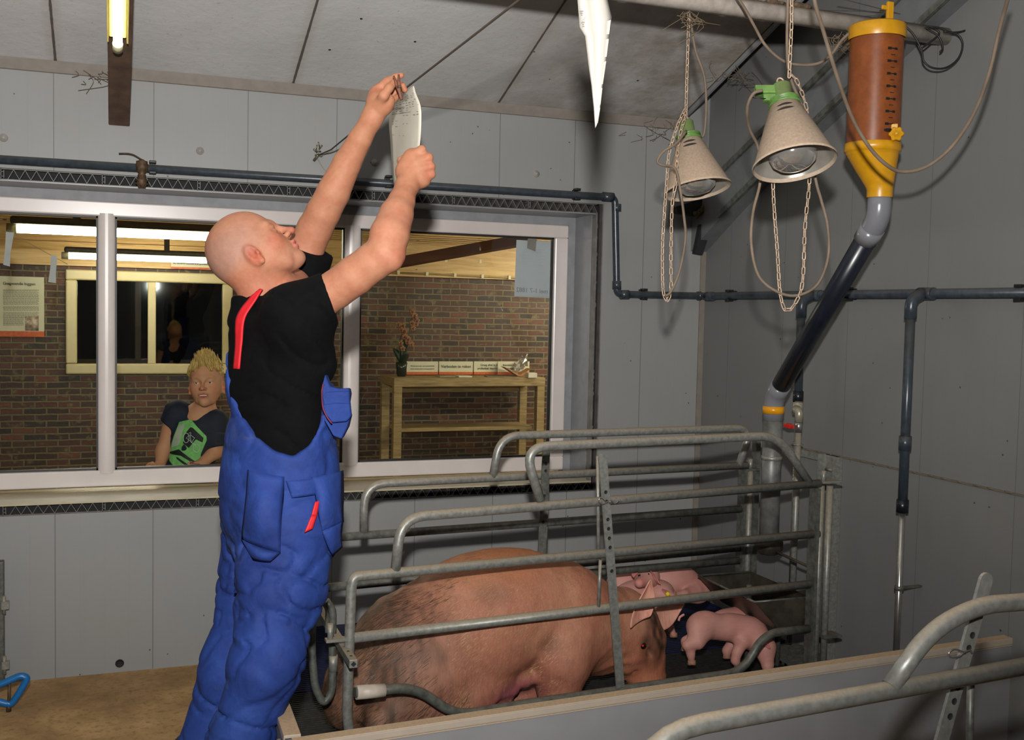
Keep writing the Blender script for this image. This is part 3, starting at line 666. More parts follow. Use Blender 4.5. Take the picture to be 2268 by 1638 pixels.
# brass tap on the left stretch of the water pipe
c = P(314, 369, Y=y0-.0); tp = empty('brass_tap', c, 'small rusty tap with a lever hanging from the water pipe above the window', 'tap')
M_rust = simple('rusty_brass', '#5a4531', .6, .3, var=.3, scale=90)
b = MB(); b.lathe([(.021, .02), (.024, .0), (.02, -.02), (.012, -.028), (.016, -.036), (.017, -.05), (.026, -.055), (.018, -.062), (.025, -.068), (.016, -.075), (.014, -.085), (.0, -.086)], c+np.array([0, -.014, 0]), n=16); b.ball(c+np.array([0, -.018, .012]), .016, 8); b.build('tap_body', M_rust, tp)
b = MB(); b.tube(spline([c+np.array([0, -.025, .024]), c+np.array([-.03, -.03, .04]), c+np.array([-.055, -.03, .044]), c+np.array([-.085, -.03, .042])], 5), .0055, 8, flat=.5); b.build('tap_lever', M_rust, tp)
# washers screwed on the wall, and the drain hole
for i, (x, y) in enumerate([(443, 334), (1188, 385), (830, 360), (8, 305), (2056 if 0 else 1489, 402)]):
    c = P(x, y, Y=YW); b = MB().lathe([(.016, 0), (.015, .004), (.007, .005), (.006, .008), (0, .009)], c, (0, -1, 0), 18)
    tag(b.build('wall_screw', simple('screw_cap', '#96918a', .4) if 'screw_cap' not in MATS else MATS['screw_cap']), ['small round screw cap between the rafter and the man on the back wall', 'round screw cap right of the hanging paper, above the pipe', 'screw cap on the wall between the raised arms', 'screw cap at the left edge of the wall above the water pipe', 'screw cap on the back wall beside the farther heat lamp'][i], 'screw', 'wall screws')
struct(MB().lathe([(0, 0), (.016, 0), (.017, .003)], P(265, 1468, Y=YW-.001), (0, -1, 0), 18).build('wall_drain_hole', M_dark))
# string with hook
XS = .775; hk = P(702, 345, Y=YW-.004)
st = [hk+np.array([0, -.01, 0]), hk+np.array([.02, -.2, .0]), P(905, 190, X=XS), P(1150, 0, X=XS), (XS, .3, 2.13)]
ps = [np.array(p, float) for p in st]; ln = []
for i in range(len(ps)-1):
    for k in range(14): ln.append(ps[i]*(1-k/14)+ps[i+1]*k/14)
ln.append(ps[-1])
strg = empty('washing_line', hk, 'dark cord running from a hook on the back wall over the man to the front', 'cord')
MB().tube(ln, .0028, 6).build('cord', simple('dark_cord', '#463b31', .8), strg)
b = MB(); rr = random.Random(2)
for k in range(9):
    a = 2*math.pi*k/9*2; q = hk+np.array([.012*k/4-.01, -.012-.014*(k % 4)/3, .016*math.sin(a)+.003*k]); b.tube([q, q+np.array([.016*math.cos(a), -.008, .018*math.sin(a)+.006])], .0032, 6)
b.tube([hk+np.array([-.012, .0, -.02]), hk+np.array([.0, -.03, 0])], .006, 8); b.build('cord_hook', simple('hook_metal', '#7d7564', .4, .6), strg)
b = MB(); b.tube(spline([hk+np.array([.02, -.012, .0]), hk+np.array([.04, -.014, .014]), hk+np.array([.065, -.01, .028])], 4), .0018, 5); b.tube(spline([hk+np.array([.0, -.008, -.01]), hk+np.array([.018, -.01, -.04]), hk+np.array([.036, -.008, -.065]), hk+np.array([.028, -.008, -.085])], 5), .0022, 5); b.build('loose_end', simple('pale_cord', '#9d9482', .8), strg)

# hanging paper over the aisle (top out of the picture)
def Dp(x, y, d): return D(x, y, d)
pap = empty('hanging_paper', (XS, 1.68, 2.12), 'folded white paper hanging to a point from the line, at the top edge', 'paper')
M_pap = simple('sheet_paper', '#8d8982', .6, var=.03, scale=12)
lft = [(1262, -60), (1279, 0), (1284, 60), (1296, 80), (1303, 140), (1310, 190), (1315, 240), (1318, 284)]
rgt = [(1345, -60), (1346, 0), (1355, 38), (1350, 80), (1344, 130), (1335, 190), (1330, 235), (1325, 270)]
G = []
for (a, b2) in zip(lft, rgt):
    row = []
    for j in range(7):
        s_ = j/6; dd = 1.86+.035*math.sin(s_*math.pi*2+.6) + (0 if j % 2 else .022); row.append(D(a[0]+(b2[0]-a[0])*s_, a[1]+(b2[1]-a[1])*s_, dd))
    G.append(row)
MB().grid(G, tuple(FW*.0012)).build('sheet', M_pap, pap)
b = MB(); rr = random.Random(8)
for k in range(9):
    p = D(1290+rr.uniform(-3, 3)+k*.6, 12+k*4.2, 1.83); b.obox(p, RT*rr.uniform(.002, .006)*.6, UP*.0006, FW*.0004)
b.build('faint_writing', M_faint, pap)

# white feed pipe, dust lying on it, cobwebs, feeder
YP = 2.95
fa, fb = P(1180, -55, Y=YP), P(1905, 62, Y=YP); dp = nrm(fb-fa); zp = (fa[2]+fb[2])/2
pa, pb = np.array([-.6, YP, zp]), np.array([P(2128, 96, Y=YP)[0], YP, zp])
fp = empty('feed_pipe', (1.6, YP, zp), 'long white feed conveyor pipe with dust along its top, across the upper right', 'pipe')
MB().tube([pa, pb], .029, 20).build('pipe', dusty('white_feed_pipe', '#b5aca2', '#6d5a44', .4, amt=.9, var=.12, scale=30, lo=.35, hi=.85), fp)
b = MB(); rr = random.Random(4)
for i in range(150):
    x = rr.uniform(.9, 2.12); b.ball((x, YP+rr.uniform(-.014, .014), zp+.029), (rr.uniform(.008, .03), .014, rr.uniform(.002, .007)*(1.8 if x > 1.95 else 1)), 4)
o = b.build('settled_dust', simple('dust_heap', '#5d4c39', .95, var=.3, scale=120), fp); o['kind'] = 'stuff'
fc = P(1938, 190, Y=YP-.125); fx, fy = fc[0], YP-.125
fdz = {k: P(1938, v, Y=fy)[2] for k, v in dict(top=55, cap=88, low=322, ring=345, cone=420, noz=438).items()}; fr_ = .0835
fd = empty('feed_dispenser', (fx, fy, fdz['low']), 'orange see-through feed measuring tube with yellow cap and funnel', 'feeder')
M_yel = dusty('yellow_plastic', '#c08a10', '#6f5a2e', .35, amt=.6, var=.06, lo=.5, hi=1)
t = NT('orange_tube'); v = t.pos(); n = t.noise(v, 30, 5, .7); t.col(t.ramp(n, [(.3, srgb('#683414')), (.7, srgb('#84461c'))])); M_ora = t.set(.35)
MB().lathe([(fr_, fdz['low']), (fr_, fdz['cap'])], (fx, fy, 0), n=40).build('measuring_tube', M_ora, fd)
MB().lathe([(fr_+.004, fdz['cap']-.0), (fr_+.006, fdz['cap']+.01), (fr_+.006, fdz['top']-.006), (fr_-.002, fdz['top']), (0, fdz['top']+.001)], (fx, fy, 0), n=40).build('cap', M_yel, fd)
z1 = fdz['low']; zr_ = fdz['ring']; zk = fdz['cone']; zn = fdz['noz']
MB().lathe([(fr_+.001, z1+.005), (fr_+.004, z1+.004), (fr_+.005, zr_+.012), (fr_+.001, zr_+.01), (fr_-.003, zr_-.0)], (fx, fy, 0), n=40).build('collar', M_yel, fd)
# lopsided funnel
G = []
for k, (r_, h_, ox) in enumerate([(fr_-.002, zr_+.004, 0), (.062, zr_-.05, .014), (.045, zr_-.095, .027), (.041, zk+.0, .030), (.0405, zn, .030)]):
    G.append([np.array([fx+ox*.9+r_*math.cos(a), fy-ox*.35+r_*math.sin(a), h_]) for a in np.linspace(0, 2*math.pi, 33)])
MB().grid(G).build('funnel', M_yel, fd)
sd = nrm((CAM-np.array([fx, fy, 1.5]))*[1, 1, 0]); sr = np.array([-sd[1], sd[0], 0])
if sr @ RT < 0: sr = -sr
kb = P(1985, 298, Y=fy-.09); b = MB(); b.obox(kb+np.array([-.012, .02, .012]), sr*.026, sd*.012, (0, 0, .022)); b.build('knob_bracket', M_yel, fd, bevel=.002)
b = MB(); G = []
for h_, rr_ in ((0, .5), (.0, 1), (.018, 1), (.021, .8), (.022, .3), (.028, .3), (.028, 0)):
    G.append([kb+sd*h_+(sr*math.cos(a)+np.array([0, 0, 1])*math.sin(a))*.021*rr_*(1+.12*math.cos(6*a)) for a in np.linspace(0, 2*math.pi, 49)])
b.grid(G).build('knob', M_yel, fd)
b = MB(); 
for i in range(13):
    z = z1+.055+(fdz['cap']-z1-.1)*i/12; major = i % 2 == 0; 
    for a0, a1, hh in (((.50, .78, .0016) if major else (.60, .70, .001)), ((.46, .52, .004) if major else (.60, .60, .001)), ((.76, .80, .0035) if major else (.7, .7, .001))):
        for k in range(4):
            a = a0+(a1-a0)*k/3; p = np.array([fx, fy, z])+(sd*math.cos(a)+sr*math.sin(a))*(fr_+.0006); b.obox(p, nrm(-sd*math.sin(a)+sr*math.cos(a))*.0035, (sd*math.cos(a)+sr*math.sin(a))*.0006, (0, 0, hh))
p = z1+.035
for k in range(6):
    a = .46+.36*k/5; q = np.array([fx, fy, p])+(sd*math.cos(a)+sr*math.sin(a))*(fr_+.0006); b.obox(q, nrm(-sd*math.sin(a)+sr*math.cos(a))*.0055, (sd*math.cos(a)+sr*math.sin(a))*.0006, (0, 0, .0035+.002*(k % 2)))
b.build('scale_marks', M_black, fd)
b = MB(); tp_ = P(1958, 55, Y=fy); b.obox((tp_[0]+.004, fy-.02, fdz['top']+.035), (.012, 0, 0), (0, .006, 0), (0, 0, .037)); b.obox((tp_[0]-.016, fy-.02, fdz['top']+.052), (.012, 0, 0), (0, .004, 0), (0, 0, .007)); b.build('slide_handle', M_yel, fd, bevel=.003)
# bracket of the feeder under the pipe on its right side
c = np.array([fx+.135, YP-.01, zp-.06]); b = MB(); b.obox(c, (.035, 0, 0), (0, .02, 0), (0, 0, .014)); b.obox(c+np.array([-.02, -.03, 0]), (.04, 0, 0), (0, .018, 0), (0, 0, .008)); b.build('pipe_saddle', M_yel, fd, bevel=.003)

# down pipe: clear elbow, black slanting tube, grey lower pipe
M_gpvc = simple('grey_elbow', '#74757a', .25, var=.03); M_bkp = simple('blue_black_pipe', '#171c26', .3, var=.1)
n0 = np.array([fx+.027, fy-.011, zn+.012]); n1 = n0-[0, 0, .075]; low = P(1714, 880, Y=3.47); lowt = low+[0, 0, .0]
dn = empty('feed_down_pipe', n0, 'dark slanting feed pipe from the yellow funnel down to the trough', 'pipe')
path = fillet([n0, n1, lowt, (low[0], low[1], .60)], [.09, .09], 8)
el = nrm(lowt-n1)
MB().tube(fillet([n0, n1, n1+el*.09], .06, 8), .038, 24).build('upper_elbow', M_gpvc, dn)
MB().tube([n1+el*.045, n1+el*.10], .0405, 24).build('elbow_socket', M_gpvc, dn)
MB().tube([n1+el*.08, lowt-el*.06], .0355, 24).build('slanting_pipe', M_bkp, dn)
MB().tube(fillet([lowt-el*.075, lowt, lowt-np.array([0, 0, .09])], .05, 8), .0385, 24).build('lower_elbow', M_gpvc, dn)
zb_ = P(1713, 908, Y=3.47)[2]; MB().tube([(low[0], low[1], zb_+.016), (low[0], low[1], zb_-.012)], .0415, 28).build('yellow_clamp', simple('yellow_band', '#d9930c', .3), dn, 'yellow plastic clamp band')
MB().tube([(low[0], low[1], zb_+.01), (low[0], low[1], .60)], .0375, 24).build('lower_pipe', dusty('scuffed_pipe', '#6f706d', '#6a6558', .45, .3, amt=.2, var=.3, scale=14), dn)
MB().tube([(low[0], low[1], .955), (low[0], low[1], .94)], .0405, 24).build('joint_ring', M_galv, dn)

# steel beam lying along the right wall
b = MB(); x0_ = XR-.085
prof = [(4.49, 1.80), (4.49, 1.99), (4.30, 2.135), (3.469, 2.489), (2.0, 3.11), (.5, 3.74), (.5, 3.55), (2.0, 2.93), (3.185, 2.43), (3.95, 2.09), (4.22, 1.95)]
b.quadprism([(x0_, y, z) for y, z in prof], (.085, 0, 0)); bm_ = empty('steel_beam', (XR-.04, 4.4, 1.9), 'grey steel beam sloping up along the right wall', 'beam'); b.build('web', dusty('beam_steel', '#6f7273', '#5e5b55', .45, .2, amt=.5, var=.06, scale=20), bm_)
b = MB()
for dz in (0, ): b.quadprism([(x0_-.012, 4.30, 2.135), (x0_-.012, .5, 3.74), (x0_-.012, .5, 3.705), (x0_-.012, 4.32, 2.10)], (.014, 0, 0))
b.quadprism([(x0_-.012, 4.24, 1.965), (x0_-.012, 3.95, 2.105), (x0_-.012, 3.185, 2.445), (x0_-.012, .5, 3.565), (x0_-.012, .5, 3.54), (x0_-.012, 3.185, 2.42), (x0_-.012, 4.24, 1.94)], (.014, 0, 0))
b.build('flange', M_galvd, bm_)
b = MB(); yk = 4.40
b.quadprism([P(1540, 560, Y=yk), P(1556, 563, Y=yk), P(1604, 428, Y=yk), P(1578, 440, Y=yk), P(1552, 500, Y=yk)], (0, .03, 0)); b.quadprism([P(1497, 458, Y=yk), P(1500, 472, Y=yk), P(1546, 480, Y=yk), P(1600, 440, Y=yk), P(1604, 425, Y=yk)], (0, .03, 0)); b.build('open_end', M_dark, bm_)
b = MB(); rr = random.Random(6)
for i in range(26):
    s_ = i/25; p = P(1540+45*s_+rr.uniform(-4, 4), 478-42*s_+rr.uniform(-4, 4), Y=yk-.012); b.ball(p, (rr.uniform(.008, .014),)*3, 5)
b.build('insulation_foam', simple('old_foam', '#4f4423', .9, var=.3, scale=80), bm_)

# cobwebs hanging from the pipe and beam: stringy dusty fibres
M_cob = simple('cobweb', '#6f5e4a', .9)
def cobweb(c, n, spread, label, r=.0011):
    rr = random.Random(int(c[0]*1000)); b = MB()
    for i in range(n):
        p = np.array(c)+np.array([rr.gauss(0, spread), rr.gauss(0, .01), rr.gauss(0, spread*.35)]); L = rr.uniform(.03, .09)
        b.tube(spline([p, p+np.array([rr.uniform(-L, L)*.6, rr.uniform(-.01, .01), -L*.3]), p+np.array([rr.uniform(-L, L), 0, -L*rr.uniform(.2, 1)])], 3), r, 4)
    tag(b.build('cobweb', M_cob), label, 'cobweb', kind='stuff')
cobweb(P(1527, 30, Y=YP-.04), 16, .02, 'dusty cobweb round the chain at the feed pipe')
cobweb(P(1870, 85, Y=YP-.05), 22, .03, 'cobweb under the feed pipe left of the yellow cap')
cobweb(P(1470, 285, Y=YW-.02), 26, .08, 'cobweb in the corner where ceiling and walls meet')
cobweb(P(215, 165, Y=YW-.03), 12, .06, 'faint cobweb beside the rafter')
cobweb(P(1640, 160, X=XC-.02), 16, .06, 'cobweb along the right edge of the ceiling board')

# ------------------------------------------------------------------ heat lamps
M_shade = dusty('dusty_shade', '#a0917f', '#b09a84', .55, amt=.95, var=.12, scale=70, lo=-.6, hi=.4); M_shi = simple('shade_inside', '#9b978f', .3, .5, var=.12)
M_green = dusty('green_plastic', '#4f7534', '#7b7c55', .45, amt=.6, lo=.1, hi=.9); M_chain = simple('chain_metal', '#b29a83', .5, .2, var=.2, scale=90); M_cable = simple('dusty_cable', '#6b5c4d', .75, var=.15)
M_cabled = simple('dark_cable', '#3d352d', .6, var=.15)
t = NT('bulb_glass'); t.col((.75, .73, .7, 1)); M_bulb = t.set(.08, .85, .8)
def chain_mesh(pts, link=.026, wd=.011, r=.0017):
    """oval links along a path, every second one turned a quarter"""
    P_ = [np.array(p, float) for p in pts]; seg = [np.linalg.norm(P_[i+1]-P_[i]) for i in range(len(P_)-1)]; tot = sum(seg); pit = link-2*r*1.6
    def at_(s_):
        for i, L in enumerate(seg):
            if s_ <= L or i == len(seg)-1: return P_[i]+(P_[i+1]-P_[i])*min(s_/L, 1.0)
            s_ -= L
    b = MB(); k = 0; s_ = 0
    while s_ < tot-pit*.5:
        a, c = at_(s_), at_(min(s_+pit, tot)); d = nrm(c-a); m_ = (a+c)/2
        u = nrm(np.cross(d, FW)); v = np.cross(d, u); sd_ = nrm(u+(.55 if k % 2 else -.95)*v)
        hl, hw = link/2-wd/2, wd/2-r; loop = []
        for q in range(6): 
            an = -math.pi/2+math.pi*q/5; loop.append(m_+d*(hl+hw*math.cos(an))+sd_*hw*math.sin(an))
        for q in range(6):
            an = math.pi/2+math.pi*q/5; loop.append(m_+d*(-hl+hw*math.cos(an))+sd_*hw*math.sin(an))
        b.tube(loop, r, 5, closed=True); s_ += pit; k += 1
    return b
def heat_lamp(rim, rimR, tilt, roll, Lc, depth, label, top, sc_, box=True):
    c = D(rim[0], rim[1], depth); a = nrm(UP*math.cos(tilt)+FW*math.sin(tilt)+RT*roll)
    e = empty('heat_lamp', c, label, 'lamp', 'heat lamps on chains'); R_ = rimR; rn = R_*.34
    MB().lathe([(R_, 0), (R_+.002, .004), (R_-.003, .008), (rn+.002, Lc), (rn-.001, Lc), (R_-.006, .009), (R_-.001, .0)], c, a, 48).build('shade', [M_shade], e)
    MB().lathe([(R_-.0062, .0085), (rn-.003, Lc-.003), (0, Lc-.002)], c, a, 40).build('shade_lining', M_shi, e)
    sl = MB(); toc = nrm((CAM-c)); toc = nrm(toc-a*(toc @ a))
    sv = np.cross(a, toc)
    if sv @ RT < 0: sv = -sv
    for h_ in (Lc*.80, Lc*.885):
        rr_ = R_+(rn-R_)*h_/Lc; G = []
        for i in range(9):
            an = -.45+.9*i/8+.02; o_ = (toc*math.cos(an)+sv*math.sin(an)); hw = .0035*math.sin(math.pi*i/8)+.0003
            G.append([c+a*(h_-hw+.002*an)+o_*(rr_+.003), c+a*(h_+hw+.002*an)+o_*(rr_+.003-.0008)])
        sl.grid(G)
    sl.build('vent_slots', simple('slot_dark', '#1a0d0a', .7) if 'slot_dark' not in MATS else MATS['slot_dark'], e)
    MB().lathe([(0, -.012), (.022*sc_, -.0105), (.042*sc_, -.004), (.056*sc_, .008), (.062*sc_, .026), (.058*sc_, .045), (.036*sc_, .085), (.018*sc_, .12), (.018*sc_, Lc)], c, a, 36).build('bulb', M_bulb, e)
    MB().lathe([(rn+.0, Lc-.004), (rn+.006, Lc-.002), (rn+.006, Lc+.002), (rn-.002, Lc+.004), (rn-.002, Lc+.010), (rn+.004, Lc+.012), (rn+.003, Lc+.016), (rn-.008, Lc+.022), (rn-.012, Lc+.024), (rn-.012, Lc+.058), (rn-.016, Lc+.062), (0, Lc+.063)], c, a, 30).build('socket', M_green, e)
    tpp = c+a*(Lc+.063)
    MB().tube([tpp+RT*.009*math.cos(q)+a*(.006+.012*math.sin(q)) for q in np.linspace(0, 2*math.pi, 14)[:-1]], .0025, 6, closed=True).build('hanging_ring', M_chain, e)
    if box:
        o = MB().obox(c+a*(Lc+.043)-RT*.042, RT*.030, nrm(np.cross(a, RT))*.012, a*.012); o.obox(c+a*(Lc+.020)-RT*.036, RT*.018, nrm(np.cross(a, RT))*.010, a*.010); o.build('switch_box', M_green, e, bevel=.003)
        MB().tube([c+a*(Lc+.02)-RT*.085-FW*.01, c+a*(Lc+.016)-RT*.05-FW*.012], .0015, 6).build('switch_wire', M_black, e)
    return e, c, a, tpp
d1 = 2.75
L1, c1, a1, t1 = heat_lamp((1760, 364), .108, math.radians(15.5), -.085, .172, d1, 'big dusty cone heat lamp with green socket, nearer of the two', None, 1.0)
chain_mesh([D(1748, 172, d1+.04), D(1753, 60, d1+.03), D(1754, -60, d1+.02)]).build('chain', M_chain, L1)
chain_mesh(spline([D(1752, 165, d1+.05), D(1768, 185, d1+.07), D(1790, 260, d1+.13), D(1793, 395, d1+.12), D(1783, 500, d1+.12), D(1778, 620, d1+.12), D(1765, 665, d1+.12), D(1742, 690, d1+.12), D(1728, 650, d1+.12), D(1722, 560, d1+.12), D(1712, 400, d1+.12), D(1722, 300, d1+.13), D(1742, 190, d1+.06)], 6)).build('spare_chain', M_chain, L1)
MB().tube(spline([D(1689, 200, d1+.0), D(1668, 208, d1+.0), D(1655, 240, d1+.03), D(1660, 285, d1+.1), D(1680, 330, d1+.15), D(1684, 400, d1+.15), D(1668, 470, d1+.15), D(1664, 540, d1+.14), D(1680, 610, d1+.13), D(1720, 645, d1+.12), D(1765, 654, d1+.12), D(1810, 630, d1+.12), D(1834, 570, d1+.12), D(1833, 500, d1+.13), D(1818, 440, d1+.14), D(1806, 395, d1+.15), D(1780, 250, d1+.13), D(1746, 150, d1+.08), D(1745, 0, d1+.06), D(1745, -60, d1+.06)], 6), .0042, 8).build('cable', M_cable, L1)
d2 = P(1535, 300, Y=YP-.04); d2 = float((d2-CAM) @ FW)
L2, c2, a2, t2 = heat_lamp((1545, 421), .104, math.radians(9), -.14, .165, d2, 'smaller-looking dusty cone heat lamp, farther of the two, tangled chain', None, 1.0, box=False)
chain_mesh([D(1519, 262, d2), D(1521, 180, d2), D(1524, 90, d2), D(1526, 20, d2)]).build('chain', M_chain, L2)
chain_mesh(spline([D(1520, 255, d2-.02), D(1508, 290, d2-.05), D(1500, 340, d2-.09), D(1498, 400, d2-.13), D(1489, 450, d2-.13), D(1486, 560, d2-.13), D(1486, 640, d2-.13), D(1478, 667, d2-.13), D(1469, 645, d2-.13), D(1467, 560, d2-.13), D(1471, 480, d2-.13), D(1477, 400, d2-.12), D(1482, 340, d2-.1), D(1500, 280, d2-.06), D(1518, 240, d2-.02)], 6)).build('spare_chain', M_chain, L2)
MB().tube(spline([D(1529, 40, d2+.0), D(1540, 110, d2), D(1560, 170, d2+.02), D(1564, 240, d2+.04), D(1558, 300, d2+.06), D(1540, 290, d2+.06)], 6), .004, 8).build('cable', M_cable, L2)
MB().tube(spline([D(1520, 290, d2-.08), D(1497, 318, d2-.12), D(1470, 335, d2-.12), D(1456, 357, d2-.12), D(1468, 366, d2-.12), D(1494, 372, d2-.15), D(1505, 410, d2-.16), D(1515, 480, d2-.15), D(1518, 530, d2-.15), D(1505, 600, d2-.15), D(1486, 645, d2-.15), D(1474, 655, d2-.15)], 6), .004, 8).build('cable', M_cable, L2)
# loose cables
def cable(pts, deps, r, m, label, nm='cable'):
    if not hasattr(deps, '__len__'): deps = [deps]*len(pts)
    o = MB().tube(spline([D(x, y, d) for (x, y), d in zip(pts, deps)], 7), r, 8).build(nm, m); return tag(o, label, 'cable', 'loose cables overhead')
cable([(1798, -40), (1806, 10), (1824, 70), (1848, 150), (1885, 255), (1925, 325), (1965, 366), (2000, 380), (2050, 370), (2105, 328), (2155, 255), (2190, 165), (2215, 60), (2240, -30)], [2.6, 2.6, 2.65, 2.7, 2.8, 2.85, 2.88, 2.9, 2.9, 2.88, 2.82, 2.75, 2.7, 2.6], .0052, M_cable, 'thick brown cable hanging in a wide loop in front of the feed dispenser')
cable([(1630, -10), (1650, 20), (1672, 60), (1695, 100), (1730, 132), (1765, 143), (1810, 141), (1840, 122), (1862, 92), (1880, 74)], 3.2, .0045, M_cable, 'dusty cable sagging below the feed pipe left of the dispenser')
pdp = float((P(2080, 90, Y=YP)-CAM) @ FW)
cable([(1945, 42), (1985, 48), (2018, 70), (2040, 108), (2046, 135), (2065, 150), (2095, 150), (2122, 130), (2132, 98), (2120, 76), (2090, 70)], pdp-.10, .0035, M_black, 'black cable looped round the end of the feed pipe')
cable([(2052, 63), (2080, 62), (2110, 72), (2150, 62), (2180, 25), (2200, -30)], pdp-.07, .0035, M_black, 'black cable rising to the ceiling from the feed pipe end')
cable([(2040, 108), (2062, 92), (2080, 75), (2070, 64), (2050, 62), (2078, 80), (2088, 105), (2082, 116)], pdp-.06, .0035, M_black, 'short black cable wound round the feed pipe near its end')
cable([(1855, -5), (1960, 22), (2060, 47), (2122, 56)], pdp+.1, .0016, M_cabled, 'upper thin wire behind the dispenser cap', 'wire')
cable([(1790, 22), (1950, 27), (2030, 38), (2122, 60)], pdp+.16, .0012, M_cabled, 'lower thin wire behind the dispenser cap', 'wire')

# ------------------------------------------------------------------ pen: slatted floor, partition boards
ZP_ = .13
M_slat = simple('cast_slats', '#1f1c1a', .6, var=.3, scale=60); M_bslat = simple('blue_slats', '#0d1438', .5, var=.2)
def slats(x0, x1, y0_, y1_, m, label, name, w_=.010, g_=.008, cross=.2):
    b = MB(); y = y0_
    while y < y1_-w_: b.box((x0, y, ZP_-.025), (x1, y+w_, ZP_)); y += w_+g_
    x = x0
    while x < x1: b.box((x, y0_, ZP_-.03), (x+.012, y1_, ZP_-.003)); x += cross
    return tag(b.build(name, m), label, 'floor grid')
slats(.43, 2.60, 3.02, 3.70, M_slat, 'dark slatted floor of the crate under the sow', 'slatted_floor')
slats(.43, 2.66, 3.71, YW-.02, M_bslat, 'blue plastic slatted floor behind the crate along the back wall', 'slatted_floor', .012, .008)
slats(.43, 2.60, 2.58, 3.01, M_slat, 'dark slatted floor between the crate and the front partition', 'slatted_floor')
boxes('slurry_pit_cover', [((.42, 2.56, 0.002), (2.66, YW-.005, .03))], simple('pit_black', '#0a0908', .9))['kind'] = 'structure'
M_cap2 = dusty('pvc_cap_strip', '#a89c8e', '#b29776', .5, amt=.95, var=.04, scale=12, lo=.3, hi=.9); M_board = simple('pvc_board', '#87888a', .45, var=.05, scale=6)
A0 = np.array([.385, 2.397, 0]); A1 = np.array([2.652, 2.528, 0]); du = nrm(A1-A0); dv = np.array([-du[1], du[0], 0])
def partition(a, b2, h, label, th=.040):
    d = nrm(b2-a); L = np.linalg.norm(b2-a); nn = np.array([-d[1], d[0], 0]); e = empty('partition', (a+b2)/2, label, 'partition', 'grey pen partitions'); m_ = (a+b2)/2
    MB().obox(m_+np.array([0, 0, h/2-.006]), d*L/2, nn*th/2*.82, (0, 0, h/2-.006)).build('board', M_board, e)
    o = MB(); o.obox(m_+np.array([0, 0, h-.002]), d*L/2, nn*th/2, (0, 0, .004)); 
    for s_ in (-1, 1): o.obox(m_+nn*s_*th/2*.93+np.array([0, 0, h-.010]), d*L/2, nn*.0016, (0, 0, .008))
    for z in (.0175, .0215): o.obox(m_-nn*th/2*.87+np.array([0, 0, h-z]), d*L/2, nn*.0022, (0, 0, .0018))
    o.build('cap_strip', M_cap2, e, bevel=.0015); return e
pf = partition(A0, A1, .5, 'long grey partition board in front of the sow crate, tan top edge', .036)
pe = partition(np.array([.389, 2.43, 0]), np.array([.435, YW-.012, 0]), .5, 'grey end partition running back to the wall behind the man')
c = np.array([.366, 2.45, 0]); b = MB(); b.tube(fillet([c+[0, 0, .02], c+[0, 0, .45], c+[0, .035, .47]], .02), .007, 8); b.build('corner_rod', M_galv, pe)
b = MB(); c = P(512, 1250, Y=YW-.03); x_ = c[0]-.012
b.box((x_, YW-.03, .28), (x_+.006, YW-.004, .505)); b.tube([(x_+.0, YW-.035, .30), (x_, YW-.035, .50)], .005, 8); b.box((x_-.018, YW-.03, .345), (x_+.0, YW-.02, .375)); b.tube([(x_-.03, YW-.03, .445), (x_+.01, YW-.03, .445)], .003, 6); b.build('wall_hinge', M_galv, pe)
# end of the neighbouring pen at the left edge
b = MB(); xx = P(3, 1360, Y=YW-.03)[0]; e = empty('gate_post', (xx, YW-.03, 0), 'dark galvanised gate post with hinges at the far left edge', 'post')
b.box((xx-.05, YW-.05, 0), (xx+.010, YW-.003, .49)); b.build('post', M_galvd, e, bevel=.003)
for z in (.31, .075):
    b = MB(); b.box((xx+.004, YW-.07, z), (xx+.03, YW-.05, z+.03)); b.tube([(xx+.012, YW-.06, z-.02), (xx+.012, YW-.06, z+.05)], .007, 8); b.build('hinge', M_galv, e)
# blue handle on a rod
M_blue = simple('blue_plastic', '#1467a8', .35, var=.06); q0 = P(19, 1575, Z=.0); yh = q0[1]
e = empty('blue_handle', q0, 'bright blue plastic loop handle on a thin steel rod, bottom left', 'handle')
lp = fillet([P(x, y, Y=yh) for x, y in ((-50, 1530), (-5, 1518), (46, 1495), (62, 1500), (40, 1538), (24, 1560), (8, 1556), (-50, 1540))], .03, 5)
MB().tube(lp, .0125, 10, flat=1.0).build('loop', M_blue, e); MB().tube([q0+[0, 0, .0], P(21, 1508, Y=yh)], .0055, 8).build('rod', M_rust, e)
MB().tube([P(20, 1556, Y=yh), P(19, 1575, Y=yh)], .009, 8).build('ferrule', M_rust, e)

# ------------------------------------------------------------------ sow crate: two tubular sides
TR = .0152
t55 = math.radians(5.5); pF0 = D(1300, 1235, 3.45); nF = (-math.sin(t55), math.cos(t55), 0)
t15 = math.radians(1.5); pB0 = D(1300, 1052, 4.05); nB = (-math.sin(t15), math.cos(t15), 0)
def Fp(x, y): return online(x, y, pF0, nF)
def Bp(x, y): return online(x, y, pB0, nB)
def holes_bar(a, b2, w_, th, holes, m, nm, parent, side, face):
    """flat bar with round holes (dark discs on each hole)"""
    a, b2 = np.array(a), np.array(b2); d = nrm(b2-a); L = np.linalg.norm(b2-a); f_ = nrm(np.array(face)-d*(np.array(face) @ d)); s_ = np.cross(d, f_)
    b = MB(); pr = []
    n = 8; r_ = w_/2
    for k in range(n+1): an = math.pi/2+math.pi*k/n; pr.append(a+d*(r_*math.cos(an))+s_*r_*math.sin(an))
    pr += [b2-s_*r_, b2+s_*r_]
    b.quadprism([p-f_*th/2 for p in pr], f_*th); o = b.build(nm, m, parent)
    for h in holes:
        c_ = a+d*h*L; q = MB().lathe([(0, 0), (r_*.36, 0), (r_*.40, .0012)], c_-f_*(th/2+.0006), -f_, 14); q.build('bolt_hole', M_dark, o)
    return o
